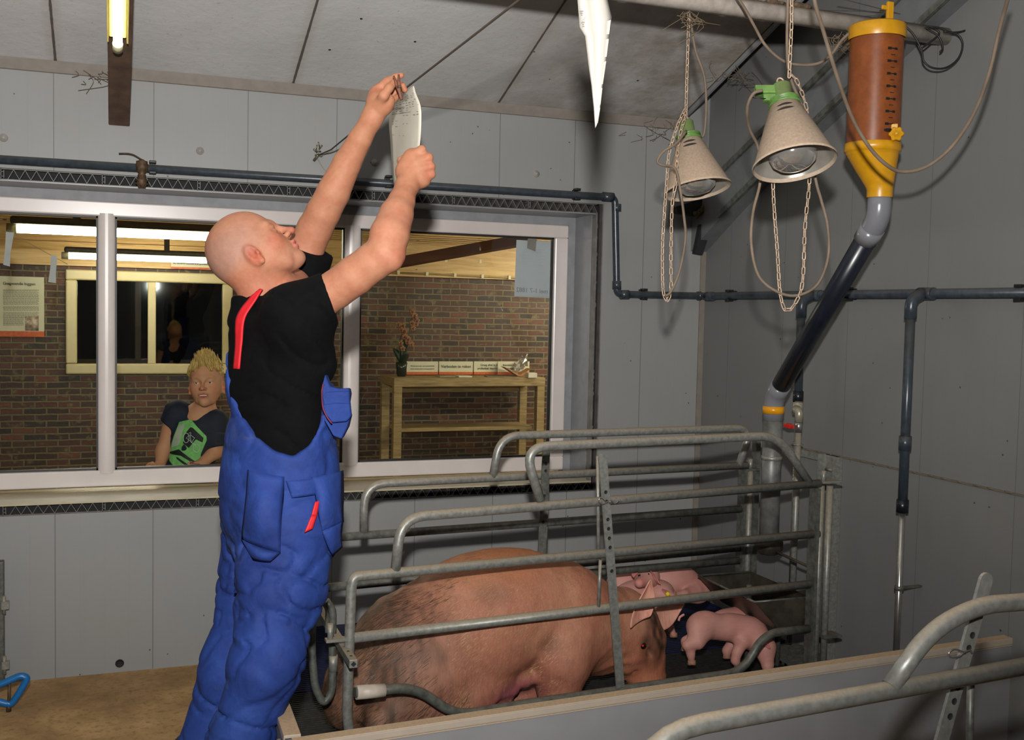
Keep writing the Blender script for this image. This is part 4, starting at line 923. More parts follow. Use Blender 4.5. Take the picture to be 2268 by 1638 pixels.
cf = empty('crate_fence', Fp(1300, 1235), 'front tubular side of the farrowing crate, beside the sow', 'fence', 'farrowing crate sides')
def tb(pts, par, m=None, r=TR, nm='rail', fr=.05): return MB().tube(fillet(pts, fr, 7), r, 16).build(nm, m or M_galv, par)
tb([Fp(778, 1640), Fp(768, 1590), Fp(778, 1300), Fp(830, 1270) if 0 else Fp(784, 1276), Fp(1812, 1181)], cf, nm='end_post_and_rail', fr=.085)
tb([Fp(876, 1262), Fp(888, 1146), Fp(1815, 1070)], cf, nm='top_rail', fr=.085)
tb([Fp(1197, 1108), Fp(1160, 990), Fp(1722, 964), Fp(1792, 1068)], cf, nm='arch', fr=.085)
tb([Fp(782, 1412), Fp(1792, 1293)], cf, nm='rail')
tb([Fp(786, 1533), Fp(918, 1520), Fp(1010, 1585), Fp(1140, 1562), Fp(1645, 1487), Fp(1692, 1403), Fp(1795, 1391)], cf, M_galvd, nm='bottom_rail', fr=.07)
MB().tube([Fp(789, 1533), Fp(851, 1528)], TR*1.36, 20).build('white_sleeve', simple('stained_white', '#c3b6a8', .5, var=.1, scale=30), cf, 'white plastic sleeve')
off = -np.array(nF)*.019
hb = holes_bar(Fp(1328, 1012)+off, Fp(1367, 1518)+off, .031, .005, [.145, .185, .262, .302, .343, .383, .485], M_galv, 'adjusting_bar', cf, None, nF)
tb([Fp(1327, 1238)+off*.4, Fp(1323, 1342)+off*.4], cf, r=.0055, nm='thin_rod'); MB().tube([Fp(1327, 1010)-off*.5, Fp(1329, 1240)-off*.5], .006, 8).build('rear_rod', M_galv, cf)
b = MB(); b.tube(spline([Fp(x, y)+off*1.9 for x, y in ((1333, 1108), (1318, 1098), (1314, 1106), (1322, 1112), (1340, 1104), (1348, 1111), (1358, 1105))], 5), .0016, 6); b.tube([Fp(1340, 1108)+off*2.1, Fp(1340, 1108)-off*.5], .005, 10); b.build('spring_pin', M_steel, cf)
# right end: plate, two tubes, capping plate
def vpost(x0, y0_, x1, y1_, w_, d_, nm, par, m, PF, oy=0.0):
    a, b2 = PF(x0, y0_), PF(x1, y1_); b2 = np.array([a[0], a[1], max(b2[2], ZP_)]); v_ = np.array([0, oy, 0]); b = MB(); b.beam(a+v_, b2+v_, w_, d_, up=(0, 1, 0)); return b.build(nm, m, par)
vpost(1806, 1080, 1806, 1480, .012, .05, 'end_plate', cf, M_galvd, Fp)
for x in (1823, 1842):
    a = Fp(x, 1076); MB().tube([a+[0, .01, 0], (a[0], a[1]+.01, ZP_)], .0125, 12).build('upright_tube', M_galv, cf)
a = Fp(1838, 1070); MB().obox(a+np.array([0, .01, .006]), (.042, 0, 0), (0, .03, 0), (0, 0, .004)).build('top_plate', M_galv, cf, bevel=.002)
a = Fp(1828, 1056); MB().tube([a+[0, .01, -.02], a+[0, .01, .022]], .009, 10).build('hinge_pin', M_galv, cf)
a = Fp(1828, 1408); MB().obox(a+np.array([.02, .01, 0]), (.04, 0, 0), (0, .03, 0), (0, 0, .004)).build('foot_plate', M_galvd, cf)
# adjusting tube across the rear and hinge lugs
sq = MB(); a = Fp(790, 1482)+np.array([0, -.06, 0]); b2 = Bp(684, 1374)+np.array([0, .02, 0]); 
a = P(783, 1470, Y=2.90); b2 = P(690, 1378, Y=3.62); b2[2] = a[2]
sq.beam(a, b2, .024, .024); cr = sq.build('cross_tube', M_galv, cf, bevel=.002)
for k in (.05, .11, .17): 
    c_ = a+(b2-a)*k+np.array([0, 0, .0125]); MB().lathe([(.0045, 0.0), (0, .0004)], c_, (0, 0, 1), 12).build('bolt_hole', M_dark, cr)
MB().tube([a+nrm(b2-a)*(-.001), a-nrm(b2-a)*.0015], .008, 4).build('tube_mouth', M_dark, cr)
a = Fp(760, 1412); b = MB(); b.obox(a+np.array([-.02, 0, -.003]), (.032, 0, 0), (0, .014, 0), (0, 0, .004)); b.tube([a+[-.038, 0, -.01], a+[-.038, 0, .045]], .0085, 12); b.build('hinge_lug', M_galv, cf)
# rear side
cb = empty('crate_fence', Bp(1300, 1158), 'rear tubular side of the farrowing crate, nearer the window wall', 'fence', 'farrowing crate sides')
tb([Bp(806, 1178), Bp(806, 1072), Bp(1655, 1030)], cb, nm='top_rail', fr=.085)
tb([Bp(1091, 1058), Bp(1108, 965), Bp(1665, 947), Bp(1636, 1030)], cb, nm='arch', fr=.08)
tb([Bp(735, 1190), Bp(1648, 1126)], cb, M_galvd); tb([Bp(680, 1305), Bp(1645, 1212)], cb, M_galvd)
tb([Bp(900, 1302), Bp(1645, 1240)], cb, M_galvd, nm='low_rail')
hb = holes_bar(Bp(1206, 985)-np.array([0, .019, 0]), Bp(1192, 1290)-np.array([0, .019, 0]), .030, .005, [.13, .18, .36, .55], M_galvd, 'adjusting_bar', cb, None, nB)
tb([Bp(1214, 1060), Bp(1207, 1290)], cb, M_galvd, r=.005, nm='thin_rod')
vpost(1646, 1040, 1646, 1300, .012, .05, 'end_plate', cb, M_galvd, Bp); a = Bp(1662, 1040)
MB().tube([a, (a[0], a[1], ZP_)], .0125, 12).build('upright_tube', M_galv, cb); MB().tube([a+[0, 0, .0], a+[0, 0, .045]], .009, 10).build('hinge_pin', M_galv, cb); MB().obox(a+np.array([0, 0, .002]), (.034, 0, 0), (0, .02, 0), (0, 0, .004)).build('top_plate', M_galvd, cb)
a = Bp(1680, 1030); MB().beam((a[0], a[1]+.02, .99), (a[0], a[1]+.02, ZP_), .022, .03, up=(0, 1, 0)).build('steel_post', M_galvd, cb)
# rear gate loop behind the sow
rg = empty('crate_rear_gate', P(720, 1400, Y=3.16), 'bent tube rear gate behind the sow, beside the blue trousers', 'gate')
yg = 3.16; MB().tube(fillet([P(722, 1330, Y=yg), P(737, 1350, Y=yg), P(736, 1530, Y=yg), P(718, 1560, Y=yg), P(698, 1525, Y=yg), P(690, 1440, Y=yg), P(692, 1370, Y=yg)], .06, 7), .012, 14).build('bent_tube', M_galvd, rg)
MB().tube(fillet([P(705, 1330, Y=yg+.05), P(718, 1338, Y=yg+.05), P(724, 1350, Y=yg+.05), P(723, 1400, Y=yg+.05)], .02), .005, 8).build('thin_rod', M_galv, rg)
a = P(738, 1450, Y=yg); MB().tube([a, a-[0, 0, .05]], .014, 12).build('stop_sleeve', M_galv, rg)

# trough, its arm, the grid in front
M_tro = dusty('worn_stainless', '#4a443b', '#4b3b28', .4, .45, amt=.5, var=.35, scale=10)
tro = empty('feed_trough', P(1735, 1330, Y=3.4), 'worn stainless trough with a slanting side at the crate front', 'trough')
yn, yf = 3.235, 3.63; r0 = P(1672, 1333, Y=yn); r1 = P(1558, 1277, Y=yf); r1b = P(1700, 1255, Y=yf); rn1 = P(1790, 1312, Y=yn)
zt_ = r0[2]; l0 = P(1728, 1397, Y=yn); l1 = P(1590, 1330, Y=yf); th_ = .004
r1 = np.array([r0[0], yf, zt_]); l1 = np.array([l0[0], yf, l0[2]]); xr_ = 2.425
b = MB(); b.quadprism([r0, r1, l1, l0], (-.004, 0, .002)); b.build('slanting_side', M_tro, tro)
b = MB(); b.quadprism([r0, (xr_, yn, zt_), (xr_, yn, l0[2]), l0], (0, -.004, 0)); b.quadprism([r1, (xr_, yf, zt_), (xr_, yf, l0[2]), l1], (0, .004, 0)); b.quadprism([(xr_, yn, zt_), (xr_, yf, zt_), (xr_, yf, l0[2]), (xr_, yn, l0[2])], (.004, 0, 0)); b.quadprism([l0, l1, (xr_, yf, l0[2]), (xr_, yn, l0[2])], (0, 0, .004)); b.build('trough_body', M_tro, tro)
MB().tube([(xr_, yn, zt_), r0, r1, (xr_, yf, zt_)], .005, 8).build('rolled_rim', M_galvd, tro)
b = MB(); c_ = np.array([low[0], low[1], .60]); b.lathe([(.04, .03), (.055, .02), (.055, -.01), (.035, -.03)], c_, n=20); b.tube([c_+[0, -.03, -.01], c_+[.04, -.20, -.035], c_+[.05, -.22, -.04]], .006, 8); b.build('outlet_collar', M_tro, tro)
for x in (2.30, 2.44): MB().tube([(x, 3.45, zt_-.0), (x, 3.45, ZP_)], .011, 10).build('support', M_galvd, tro)
gr = MB(); y = 3.04
while y < 3.64: gr.box((2.46, y, ZP_+.002), (2.665, y+.016, ZP_+.014)); y += .034
for x in (2.46, 2.56, 2.65): gr.box((x, 3.04, ZP_+.001), (x+.01, 3.64, ZP_+.012))
tag(gr.build('floor_grate', M_galvd), 'coarse steel floor grate by the crate front at the right wall', 'grate')
# channel on the wall behind the crate end with a bolt
c_ = P(1838, 1040, X=XR-.02); e = empty('wall_channel', c_, 'galvanised channel bolted on the right wall behind the crate post', 'bracket'); y_, z_ = c_[1], P(1838, 1008, X=XR-.02)[2]
b = MB(); b.box((XR-.006, y_-.05, ZP_), (XR-.001, y_+.05, z_)); b.box((XR-.045, y_-.05, ZP_), (XR-.006, y_-.046, z_)); b.box((XR-.045, y_+.046, ZP_), (XR-.006, y_+.05, z_)); b.build('channel', M_galv, e)
MB().tube([(XR-.03, y_-.03, z_-.055), (XR-.03, y_+.01, z_-.055)], .006, 8).build('bolt', M_galv, e)
b = MB(); b.box((XR-.02, y_+.05, z_-.03), (XR-.002, YW-.5, z_-.002)); b.build('cross_flat', M_galv, e)

# ------------------------------------------------------------------ neighbouring crate, close to the camera
t4 = math.radians(4.0); pN = D(1960, 1520, 1.755); nN = (-math.sin(t4), math.cos(t4), 0)
def Np(x, y): return online(x, y, pN, nN)
M_galvn = dusty('galvanised_near', '#858681', '#a8957a', .42, .4, amt=.8, var=.12, scale=75, lo=.45, hi=1.05)
cn = empty('crate_fence', Np(1960, 1520), 'big out-of-focus tubular crate side of the next pen, bottom right corner', 'fence', 'farrowing crate sides')
R4 = TR*1.02
a = Np(1475, 1609); dn_ = nrm(Np(2268, 1471)-Np(1553, 1589)); s0 = Np(1553, 1589); zend = s0[2]
tb([s0+np.array([-.135, -.01, -.55]), s0+np.array([-.125, -.009, -.01]), s0+dn_*1.1], cn, M_galvn, nm='top_rail', fr=.13, r=R4)
tb([Np(1972, 1520), Np(2060, 1395), Np(2170, 1338), Np(2268, 1333), Np(2268, 1333)+dn_*.6], cn, M_galvn, nm='arch', fr=.10, r=R4)
s1 = s0+np.array([0, 0, -.19]); tb([s1+np.array([-.08, -.006, 0]), s1+dn_*1.1], cn, M_galvn, r=R4); s1 = s0+np.array([0, 0, -.37]); tb([s1+np.array([-.12, -.008, 0]), s1+dn_*1.1], cn, M_galvn, r=R4)
off = -np.array(nN)*.0; hb = holes_bar(Np(2203, 1292)+np.array(nN)*.02, Np(2080, 1740)+np.array(nN)*.02, .030, .006, [.27, .335, .53, .60, .675], M_galvn, 'adjusting_bar', cn, None, nN)
tb([Np(2181, 1506)+np.array(nN)*.03, Np(2176, 1760)+np.array(nN)*.03], cn, M_galvd, r=.0065, nm='thin_rod')
b = MB(); b.tube(spline([Np(x, y)+np.array(nN)*.012 for x, y in ((2150, 1450), (2128, 1442), (2114, 1450), (2118, 1460), (2136, 1458), (2146, 1450), (2160, 1444), (2165, 1450))], 5), .0018, 6); b.build('spring_pin', M_steel, cn)
a = Np(2215, 1520)+np.array(nN)*.3
#@@FIG
# ------------------------------------------------------------------ organic bodies: smooth distance fields turned into one surface
def A_(x): return np.array(x, float)
def rc(a, b, ra, rb, k=.02, op='+'):
    a, b = A_(a), A_(b); ab = b-a; L2 = max(float(ab @ ab), 1e-9)
    def f(p):
        t = np.clip(((p-a) @ ab)/L2, 0, 1); return np.linalg.norm(p-(a+t[:, None]*ab), axis=1)-(ra+t*(rb-ra))
    return (f, k, op)
def ell(c, r, R=None, k=.02, op='+'):
    c, r = A_(c), A_(r); R = np.eye(3) if R is None else A_(R)   # rows of R: the ellipsoid's axes
    def f(p):
        q = (p-c) @ R.T; k0 = np.linalg.norm(q/r, axis=1); k1 = np.linalg.norm(q/(r*r), axis=1); return k0*(k0-1)/np.maximum(k1, 1e-6)
    return (f, k, op)
def rbox(c, h, r=.01, R=None, k=.02, op='+'):
    c, h = A_(c), A_(h)-r; R = np.eye(3) if R is None else A_(R)
    def f(p):
        q = np.abs((p-c) @ R.T)-h; return np.linalg.norm(np.maximum(q, 0), axis=1)+np.minimum(q.max(1), 0)-r
    return (f, k, op)
def chain(pts, rs, k=.02):
    return [rc(pts[i], pts[i+1], rs[i], rs[i+1], k) for i in range(len(pts)-1)]
def smin(a, b, k):
    h = np.maximum(k-np.abs(a-b), 0)/k; return np.minimum(a, b)-h*h*k*.25
def smax(a, b, k): return -smin(-a, -b, k)
def ev(prims, p, sel=None):
    d = None
    for i, (f, k, op) in enumerate(prims):
        if sel is not None and not sel[i]: continue
        v = f(p)
        if d is None: d = v if op == '+' else np.full(len(p), 9.0)
        elif op == '+': d = smin(d, v, k)
        elif op == '-': d = smax(d, -v, k)
        elif op == '&': d = smax(d, v, k)
    return d if d is not None else np.full(len(p), 9.0)
def nets(prims, lo, hi, h, post=None):
    """naive surface nets on a block-pruned grid"""
    lo, hi = A_(lo), A_(hi); B = 8; n = np.ceil((hi-lo)/h/B).astype(int)*B+1; nb = (n-1)//B
    vol = np.full(n, 9.0, np.float32)
    bc = np.stack(np.meshgrid(*[np.arange(m) for m in nb], indexing='ij'), -1).reshape(-1, 3); cen = lo+(bc*B+B/2)*h
    rad = B*h*.5*1.7321*1.15; per = np.stack([f(cen) for f, k, op in prims]); ks = max(k for _, k, _ in prims); dc = ev(prims, cen)
    if post: mg = .03
    else: mg = 0
    act = np.abs(dc) < rad*1.6+ks*.3+mg
    vb = vol; 
    for i in np.nonzero(~act)[0]:
        if dc[i] < 0: s = bc[i]*B; vb[s[0]:s[0]+B+1, s[1]:s[1]+B+1, s[2]:s[2]+B+1] = -9
    g = np.stack(np.meshgrid(*[np.arange(B+1)]*3, indexing='ij'), -1).reshape(-1, 3)*h
    for i in np.nonzero(act)[0]:
        sel = [(per[j, i] < rad*1.6+k+.03) if op != '&' else True for j, (f, k, op) in enumerate(prims)]
        p = lo+bc[i]*B*h+g; d = ev(prims, p, sel)
        if post: d = post(p, d)
        s = bc[i]*B; vb[s[0]:s[0]+B+1, s[1]:s[1]+B+1, s[2]:s[2]+B+1] = d.reshape(B+1, B+1, B+1)
    sg = vol < 0
    c8 = [sg[a:n[0]-1+a, b:n[1]-1+b, c:n[2]-1+c] for a in (0, 1) for b in (0, 1) for c in (0, 1)]
    cnt = sum(x.astype(np.int8) for x in c8); cells = np.argwhere((cnt > 0) & (cnt < 8)); idx = -np.ones(n, np.int64)
    idx[cells[:, 0], cells[:, 1], cells[:, 2]] = np.arange(len(cells))
    acc = np.zeros((len(cells), 3)); num = np.zeros(len(cells)); offs = np.array([(a, b, c) for a in (0, 1) for b in (0, 1) for c in (0, 1)])
    for i in range(8):
        for j in range(i+1, 8):
            if np.abs(offs[i]-offs[j]).sum() != 1: continue
            A, Bq = cells+offs[i], cells+offs[j]; va = vol[A[:, 0], A[:, 1], A[:, 2]]; vb_ = vol[Bq[:, 0], Bq[:, 1], Bq[:, 2]]
            m = (va < 0) != (vb_ < 0); t = np.where(m, va/np.where(m, va-vb_, 1), 0)
            acc[m] += (A+(Bq-A)*t[:, None])[m]; num[m] += 1
    V = lo+acc/num[:, None]*h; Fc = []
    for ax in range(3):
        u, v = [(1, 2), (2, 0), (0, 1)][ax]; e = np.zeros(3, int); e[ax] = 1
        s0 = sg[tuple(slice(0, n[q]-(1 if q == ax else 0)) for q in range(3))]; s1 = sg[tuple(slice((1 if q == ax else 0), None) for q in range(3))]
        E = np.argwhere(s0 != s1); E = E[(E[:, u] > 0) & (E[:, v] > 0)]; E = E[(E[:, u] < n[u]-1) & (E[:, v] < n[v]-1)]
        if len(E) == 0: continue
        du_, dv_ = np.zeros(3, int), np.zeros(3, int); du_[u] = 1; dv_[v] = 1
        q = [idx[tuple((E-a).T)] for a in (0*du_, du_, du_+dv_, dv_)]; inside = s0[tuple(E.T)]; Q = np.stack(q, 1)
        Q[~inside] = Q[~inside][:, ::-1]; Fc.append(Q)
    Fc = np.concatenate(Fc); Fc = Fc[(Fc >= 0).all(1)]
    return V, Fc
def vnoise(p, s, seed=0):
    """smooth lattice noise, -1..1"""
    q = p*s+seed*17.31; i = np.floor(q).astype(np.int64); f = q-i; f = f*f*(3-2*f); out = 0
    for a in (0, 1):
        for b in (0, 1):
            for c in (0, 1):
                hsh = (i[:, 0]+a)*374761393+(i[:, 1]+b)*668265263+(i[:, 2]+c)*2147483647+seed*974711
                hsh = (hsh ^ (hsh >> 13))*1274126177; hsh = (hsh ^ (hsh >> 16)) & 0xffff
                out = out+(hsh/32767.5-1)*(f[:, 0] if a else 1-f[:, 0])*(f[:, 1] if b else 1-f[:, 1])*(f[:, 2] if c else 1-f[:, 2])
    return out
def fbm(p, s, o=3, seed=0): return sum(vnoise(p, s*2**k, seed+k)/2**k for k in range(o))
def organic(name, prims, lo, hi, h, m, parent, colf=None, post=None, label=None, smooth=0):
    V, Fc = nets(prims, lo, hi, h, post); me = bpy.data.meshes.new(name)
    me.from_pydata(V.tolist(), [], Fc.tolist()); me.update(); me.polygons.foreach_set('use_smooth', np.ones(len(me.polygons), bool))
    if colf is not None:
        c = colf(V); ca = me.color_attributes.new('Col', 'FLOAT_COLOR', 'POINT'); ca.data.foreach_set('color', np.concatenate([c, np.ones((len(c), 1))], 1).astype(np.float32).ravel())
    o = link(name, me, m, parent, label)
    if smooth: md = o.modifiers.new('s', 'SMOOTH'); md.iterations = smooth; md.factor = .5
    return o
def snap(p, prims, off=0.0, it=12, dirn=None):
    p = A_(p).reshape(-1, 3).copy(); e = .002
    for _ in range(it):
        d = ev(prims, p)-off
        if dirn is None:
            g = np.stack([ev(prims, p+e*v)-ev(prims, p-e*v) for v in np.eye(3)], 1)/(2*e); g /= np.maximum(np.linalg.norm(g, axis=1), 1e-6)[:, None]; p -= g*d[:, None]*.9
        else: p += A_(dirn)*d[:, None]*.8
    return p
def blob(V, c, r, soft=.5):
    """0..1 mask round a point"""
    d = np.linalg.norm((V-A_(c))/A_(r), axis=1); return np.clip((1-d)/soft+.0, 0, 1)
def lerp(a, b, t): return a*(1-t[:, None])+np.array(b)[None, :]*t[:, None]
def C3(h): return np.array(srgb(h)[:3])
def skin_mat(name, base_rough=.62, sss=.05, bump=.35, sc_=70, hair=None):
    t = NT(name); at_ = t.new('ShaderNodeAttribute', attribute_name='Col'); v = t.pos(); n = t.noise(v, sc_, 5, .65)
    c = t.mix(t.math('MULTIPLY', t.math('SUBTRACT', n, .35), .6), at_.outputs['Color'], (.55, .25, .18, 1)) if hair is None else at_.outputs['Color']
    t.col(c); t.bump(n, bump, .0015); t.set(base_rough, 0, .3)
    t.b.inputs['Subsurface Weight'].default_value = sss; t.b.inputs['Subsurface Scale'].default_value = .012; t.b.inputs['Subsurface Radius'].default_value = (1, .35, .2)
    return t.m

# head in its own frame (x forward, y left, z up; metres)
def head_prims(T, s=1.0, child=False, smile=False):
    q = lambda x, y, z: T(A_((x, y, z))*s); R = T.R; S = s
    E_ = lambda c, r, k=.02, op='+': ell(q(*c), A_(r)*S, R, k*S, op); K = lambda a, b, ra, rb, k=.02, op='+': rc(q(*a), q(*b), ra*S, rb*S, k*S, op)
    pr = [E_((-.012, 0, .018), (.097, .076, .086)), E_((-.035, 0, -.012), (.068, .066, .064), .03), E_((.028, 0, -.035), (.060, .060, .075), .03)]
    for y in (-1, 1):
        pr += [K((-.005, y*.050, -.055), (.050, y*.028, -.100), .018, .016, .035), E_((.052, y*.040, -.045), (.026, .022, .026), .03), K((.072, y*.040, .004), (.083, y*.012, .003), .010, .011, .018)]
    pr += [E_((.079, 0, -.106), (.019, .022, .018), .015), E_((.064, 0, -.070), (.028, .034, .030), .025), K((.084, 0, .0), (.108, 0, -.034), .0065, .009, .008), E_((.114, 0, -.040), (.0105, .0105, .0095), .008)]
    for y in (-1, 1):
        pr += [E_((.099, y*.0115, -.043), (.010, .0065, .0075), .006), E_((.091, y*.031, -.014), (.017, .018, .012), .014, '-'), E_((.104, y*.006, -.050), (.005, .0032, .003), .003, '-')]
        pr += [E_((.0735, y*.031, -.0075), (.0150, .0165, .0085), .004), E_((.0725, y*.031, -.0215), (.0140, .0155, .0065), .004)]
    wm = .026 if not smile else .030
    pr += [E_((.096, 0, -.067), (.0085, wm*.85, .0060), .006), E_((.093, 0, -.080), (.0095, wm*.75, .0070), .006), E_((.104, 0, -.0735 if not smile else -.075), (.010 if not smile else .016, wm*(1 if not smile else .8), .0016 if not smile else .0065), .003, '-')]
    pr += [E_((.080, 0, -.090), (.006, .016, .004), .006, '-') if 0 else E_((.062, 0, -.112), (.018, .018, .012), .02)]
    for y in (-1, 1):   # ear: plate, bowl carved out, lobe
        c = (.0, y*.078, -.040)
        pr += [E_((c[0]-.004, y*.074, c[2]), (.018, .0115, .032), .006), E_((c[0]-.001, y*.0865, c[2]+.006), (.0115, .0095, .021), .003, '-'), E_((c[0]+.010, y*.082, c[2]-.004), (.005, .005, .007), .004), E_((c[0]+.004, y*.079, c[2]-.026), (.008, .006, .009), .005)]
    return pr
class Frame:
    def __init__(s, o, F, U):
        s.o = A_(o); s.F = nrm(F); s.L = nrm(np.cross(U, s.F)); s.U = np.cross(s.F, s.L); s.R = np.stack([s.F, s.L, s.U])
    def __call__(s, p): p = A_(p); return s.o+p @ s.R
    def inv(s, V): return (V-s.o) @ s.R.T
def face_col(V, T, s, skin, warm, lipc, stubble=None, brow=None):
    L = T.inv(V)/s; c = np.tile(skin, (len(V), 1))
    n = fbm(V, 45, 3, 3)*.5+.5; c = lerp(c, warm, np.clip(n*.35, 0, 1))
    for y in (-1, 1):
        c = lerp(c, warm, blob(L, (.06, y*.045, -.045), (.04, .035, .035))*.5); c = lerp(c, warm*A_([1.05, .85, .8]), blob(L, (-.0, y*.082, -.040), (.03, .018, .042), .6)*.8)
    c = lerp(c, warm, blob(L, (.11, 0, -.04), (.02, .02, .02))*.7)
    if stubble is not None:
        far = np.clip((.075-L[:, 0])/.05, 0, 1)*np.clip((L[:, 2]+.05)/.05, 0, 1)*np.clip((.074-L[:, 2]*.2-L[:, 0]*.2)/.05, 0, 1); side = np.clip((np.abs(L[:, 1])-.012)/.05, 0, 1)
        top = np.clip((.085-L[:, 2])/.05, 0, 1); back = np.clip((-.0-L[:, 0])/.06, 0, 1)
        m = np.clip(far*(side*.8*top+.8*back*top), 0, 1)*(.85+.15*fbm(V, 220, 2, 9)); c = lerp(c, stubble, np.clip(m*.75, 0, .8))
        jaw = blob(L, (.055, 0, -.095), (.06, .06, .045))*.25; c = lerp(c, stubble, jaw)
    if brow is not None:
        for y in (-1, 1):
            m = np.clip(1-np.abs((L[:, 2]-.0065+abs(0)*.1)/.0055), 0, 1)*np.clip(1-np.abs((L[:, 1]*y-.032)/.022)**3, 0, 1)*(L[:, 0] > .05); c = lerp(c, brow, m*.75)
    m = blob(L, (.093, 0, -.0735), (.022, .027, .0155), .35); c = lerp(c, lipc, m)
    return c
def add_eyes(T, s, parent, iris, small=1.0):
    s_in = small
    M_e = MATS.get('eye_white') or simple('eye_white', '#cfc8c0', .2, var=.01); mi = simple('iris'+str(len(MATS)), iris, .2)
    for y in (-1, 1):
        c = T(A_((.0735, y*.031, -.0145))*s); o = MB().ball(c, .0120*s*small, 10).build('eye', M_e, parent); d = nrm(T.F+T.U*.05)
        MB().ball(c+d*.0070*s*small, .0062*s*small, 8).build('iris', mi, o)

# ------------------------------------------------------------------ the man
MF = nrm((math.cos(math.radians(14)), math.sin(math.radians(14)), 0)); ML = np.array([-MF[1], MF[0], 0]); MZ = A_((0, 0, 1)); MR = np.stack([MF, ML, MZ])
TH = Frame(D(551, 549, 2.74), nrm(RT*.735+UP*.68+FW*.10), nrm(-RT*.68+UP*.735))
SKIN = C3('#9c6c51'); WARM = C3('#954a36')
man = empty('person', D(440, 1990, 2.72)*[1, 1, 0], 'bald man in black t-shirt and blue bib overalls reaching up with a paper sheet', 'person')
S_R, E_R, W_R = D(672, 690, 2.60), D(848, 566, 2.53), D(902, 412, 2.66)
S_L, E_L, W_L = D(655, 610, 2.93), D(741, 430, 2.86), D(829, 262, 2.79)
bp = head_prims(TH, .98)
nk0 = TH((-.028, 0, -.05)); nk1 = D(592, 700, 2.76)
bp += [rc(nk0, nk1, .059, .058, .03), rc(TH((.005, 0, -.085)), D(616, 670, 2.76), .030, .044, .02)]
bp += [rc(D(602, 745, 2.76), D(622, 1040, 2.75), .060, .060, .03), rc(S_R+(nk1-S_R)*.15, S_L+(nk1-S_L)*.1, .045, .045, .02)]
# right (near) arm
def arm(S, E, W, mids, r):
    return chain([S]+mids[0]+[E]+mids[1]+[W], r, .03)
aR = chain([S_R, D(700, 668, 2.59), D(743, 641, 2.58), D(786, 610, 2.56), D(826, 580, 2.545), D(852, 558, 2.535), D(863, 520, 2.55), D(878, 475, 2.59), D(889, 447, 2.62), D(899, 416, 2.655)], [.056, .050, .047, .048, .046, .0445, .0475, .0415, .0335, .0275], .005)
aR += [rc(D(868, 575, 2.53), D(874, 567, 2.535), .020, .016, .03)]
aL = chain([S_L, D(678, 548, 2.925), D(697, 507, 2.905), D(716, 470, 2.88), D(738, 427, 2.86), D(769, 361, 2.84), D(797, 309, 2.81), D(824, 262, 2.79)], [.054, .050, .048, .046, .0445, .0375, .031, .0265], .005)
# left hand: palm, index stretched, thumb and curled fingers pinching the peg
dH = 2.775
hL = [rc(D(824, 262, 2.79), D(838, 232, dH+.01), .024, .030, .02), rc(D(832, 222, dH+.02), D(853, 236, dH), .020, .017, .022), ell(D(842, 226, dH+.015), (.034, .020, .024), np.stack([nrm(RT*.6+UP*.8), nrm(RT*.8-UP*.6), FW]), .02),
      rc(D(833, 205, dH+.025), D(846, 195, dH+.03), .016, .014, .02), rc(D(846, 232, dH), D(862, 222, dH-.01), .016, .014, .02)]
fing = lambda pts, rs: chain([D(*p) for p in pts], rs, .006)
hL += fing([(833, 200, dH+.02), (857, 180, dH+.01), (876, 171, dH), (889, 167, dH)], [.0115, .0098, .0088, .0078])
hL += fing([(840, 208, dH+.035), (870, 192, dH+.04), (887, 188, dH+.03), (893, 190, dH+.01)], [.0115, .0098, .0088, .0078])
hL += fing([(846, 218, dH+.045), (876, 204, dH+.05), (892, 198, dH+.04), (897, 199, dH+.015)], [.011, .0095, .0085, .0075])
hL += fing([(850, 230, dH+.045), (872, 220, dH+.05), (884, 212, dH+.035)], [.010, .0085, .007])
hL += fing([(838, 232, dH-.01), (850, 212, dH-.035), (862, 195, dH-.035), (873, 183, dH-.025)], [.0145, .0125, .0105, .0088])
# right hand: closed fist seen from the back, pinching the foot of the sheet
eH = 2.665
hR = [rc(D(903, 410, eH), D(910, 392, eH+.01), .027, .031, .02), ell(D(917, 375, eH+.015), (.046, .037, .019), np.stack([nrm(RT*.35+UP), nrm(RT-UP*.35), FW]), .02),
      rc(D(893, 378, eH+.02), D(912, 345, eH+.02), .017, .016, .02), rc(D(915, 350, eH+.01), D(938, 398, eH+.02), .017, .018, .02)]
hR += fing([(912, 350, eH+.01), (934, 332, eH+.005), (928, 334, eH+.045), (905, 345, eH+.065)], [.014, .0112, .0098, .0085])
hR += fing([(922, 360, eH+.0), (949, 349, eH+.005), (944, 352, eH+.047), (916, 358, eH+.070)], [.014, .0115, .0100, .0085])
hR += fing([(928, 376, eH+.0), (954, 369, eH+.008), (950, 371, eH+.050), (922, 372, eH+.070)], [.014, .0112, .0098, .0085])
hR += fing([(930, 393, eH+.005), (955, 386, eH+.013), (950, 388, eH+.045), (926, 384, eH+.062)], [.013, .0105, .0092, .008])
hR += fing([(893, 378, eH+.02), (890, 356, eH+.05), (905, 345, eH+.055)], [.014, .0115, .0095])
legs_core = [rc(D(622, 1040, 2.75), D(622, 1180, 2.74), .10, .11, .05)]
R_HIP, R_KN, R_AN = D(640, 1210, 2.66), D(592, 1480, 2.60), D(470, 1905, 2.62)
L_HIP, L_KN, L_AN = D(600, 1215, 2.83), D(520, 1480, 2.80), D(425, 1880, 2.84)
legs_core += chain([R_HIP, R_KN, R_AN], [.07, .042, .035], .03)+chain([L_HIP, L_KN, L_AN], [.065, .040, .035], .03)
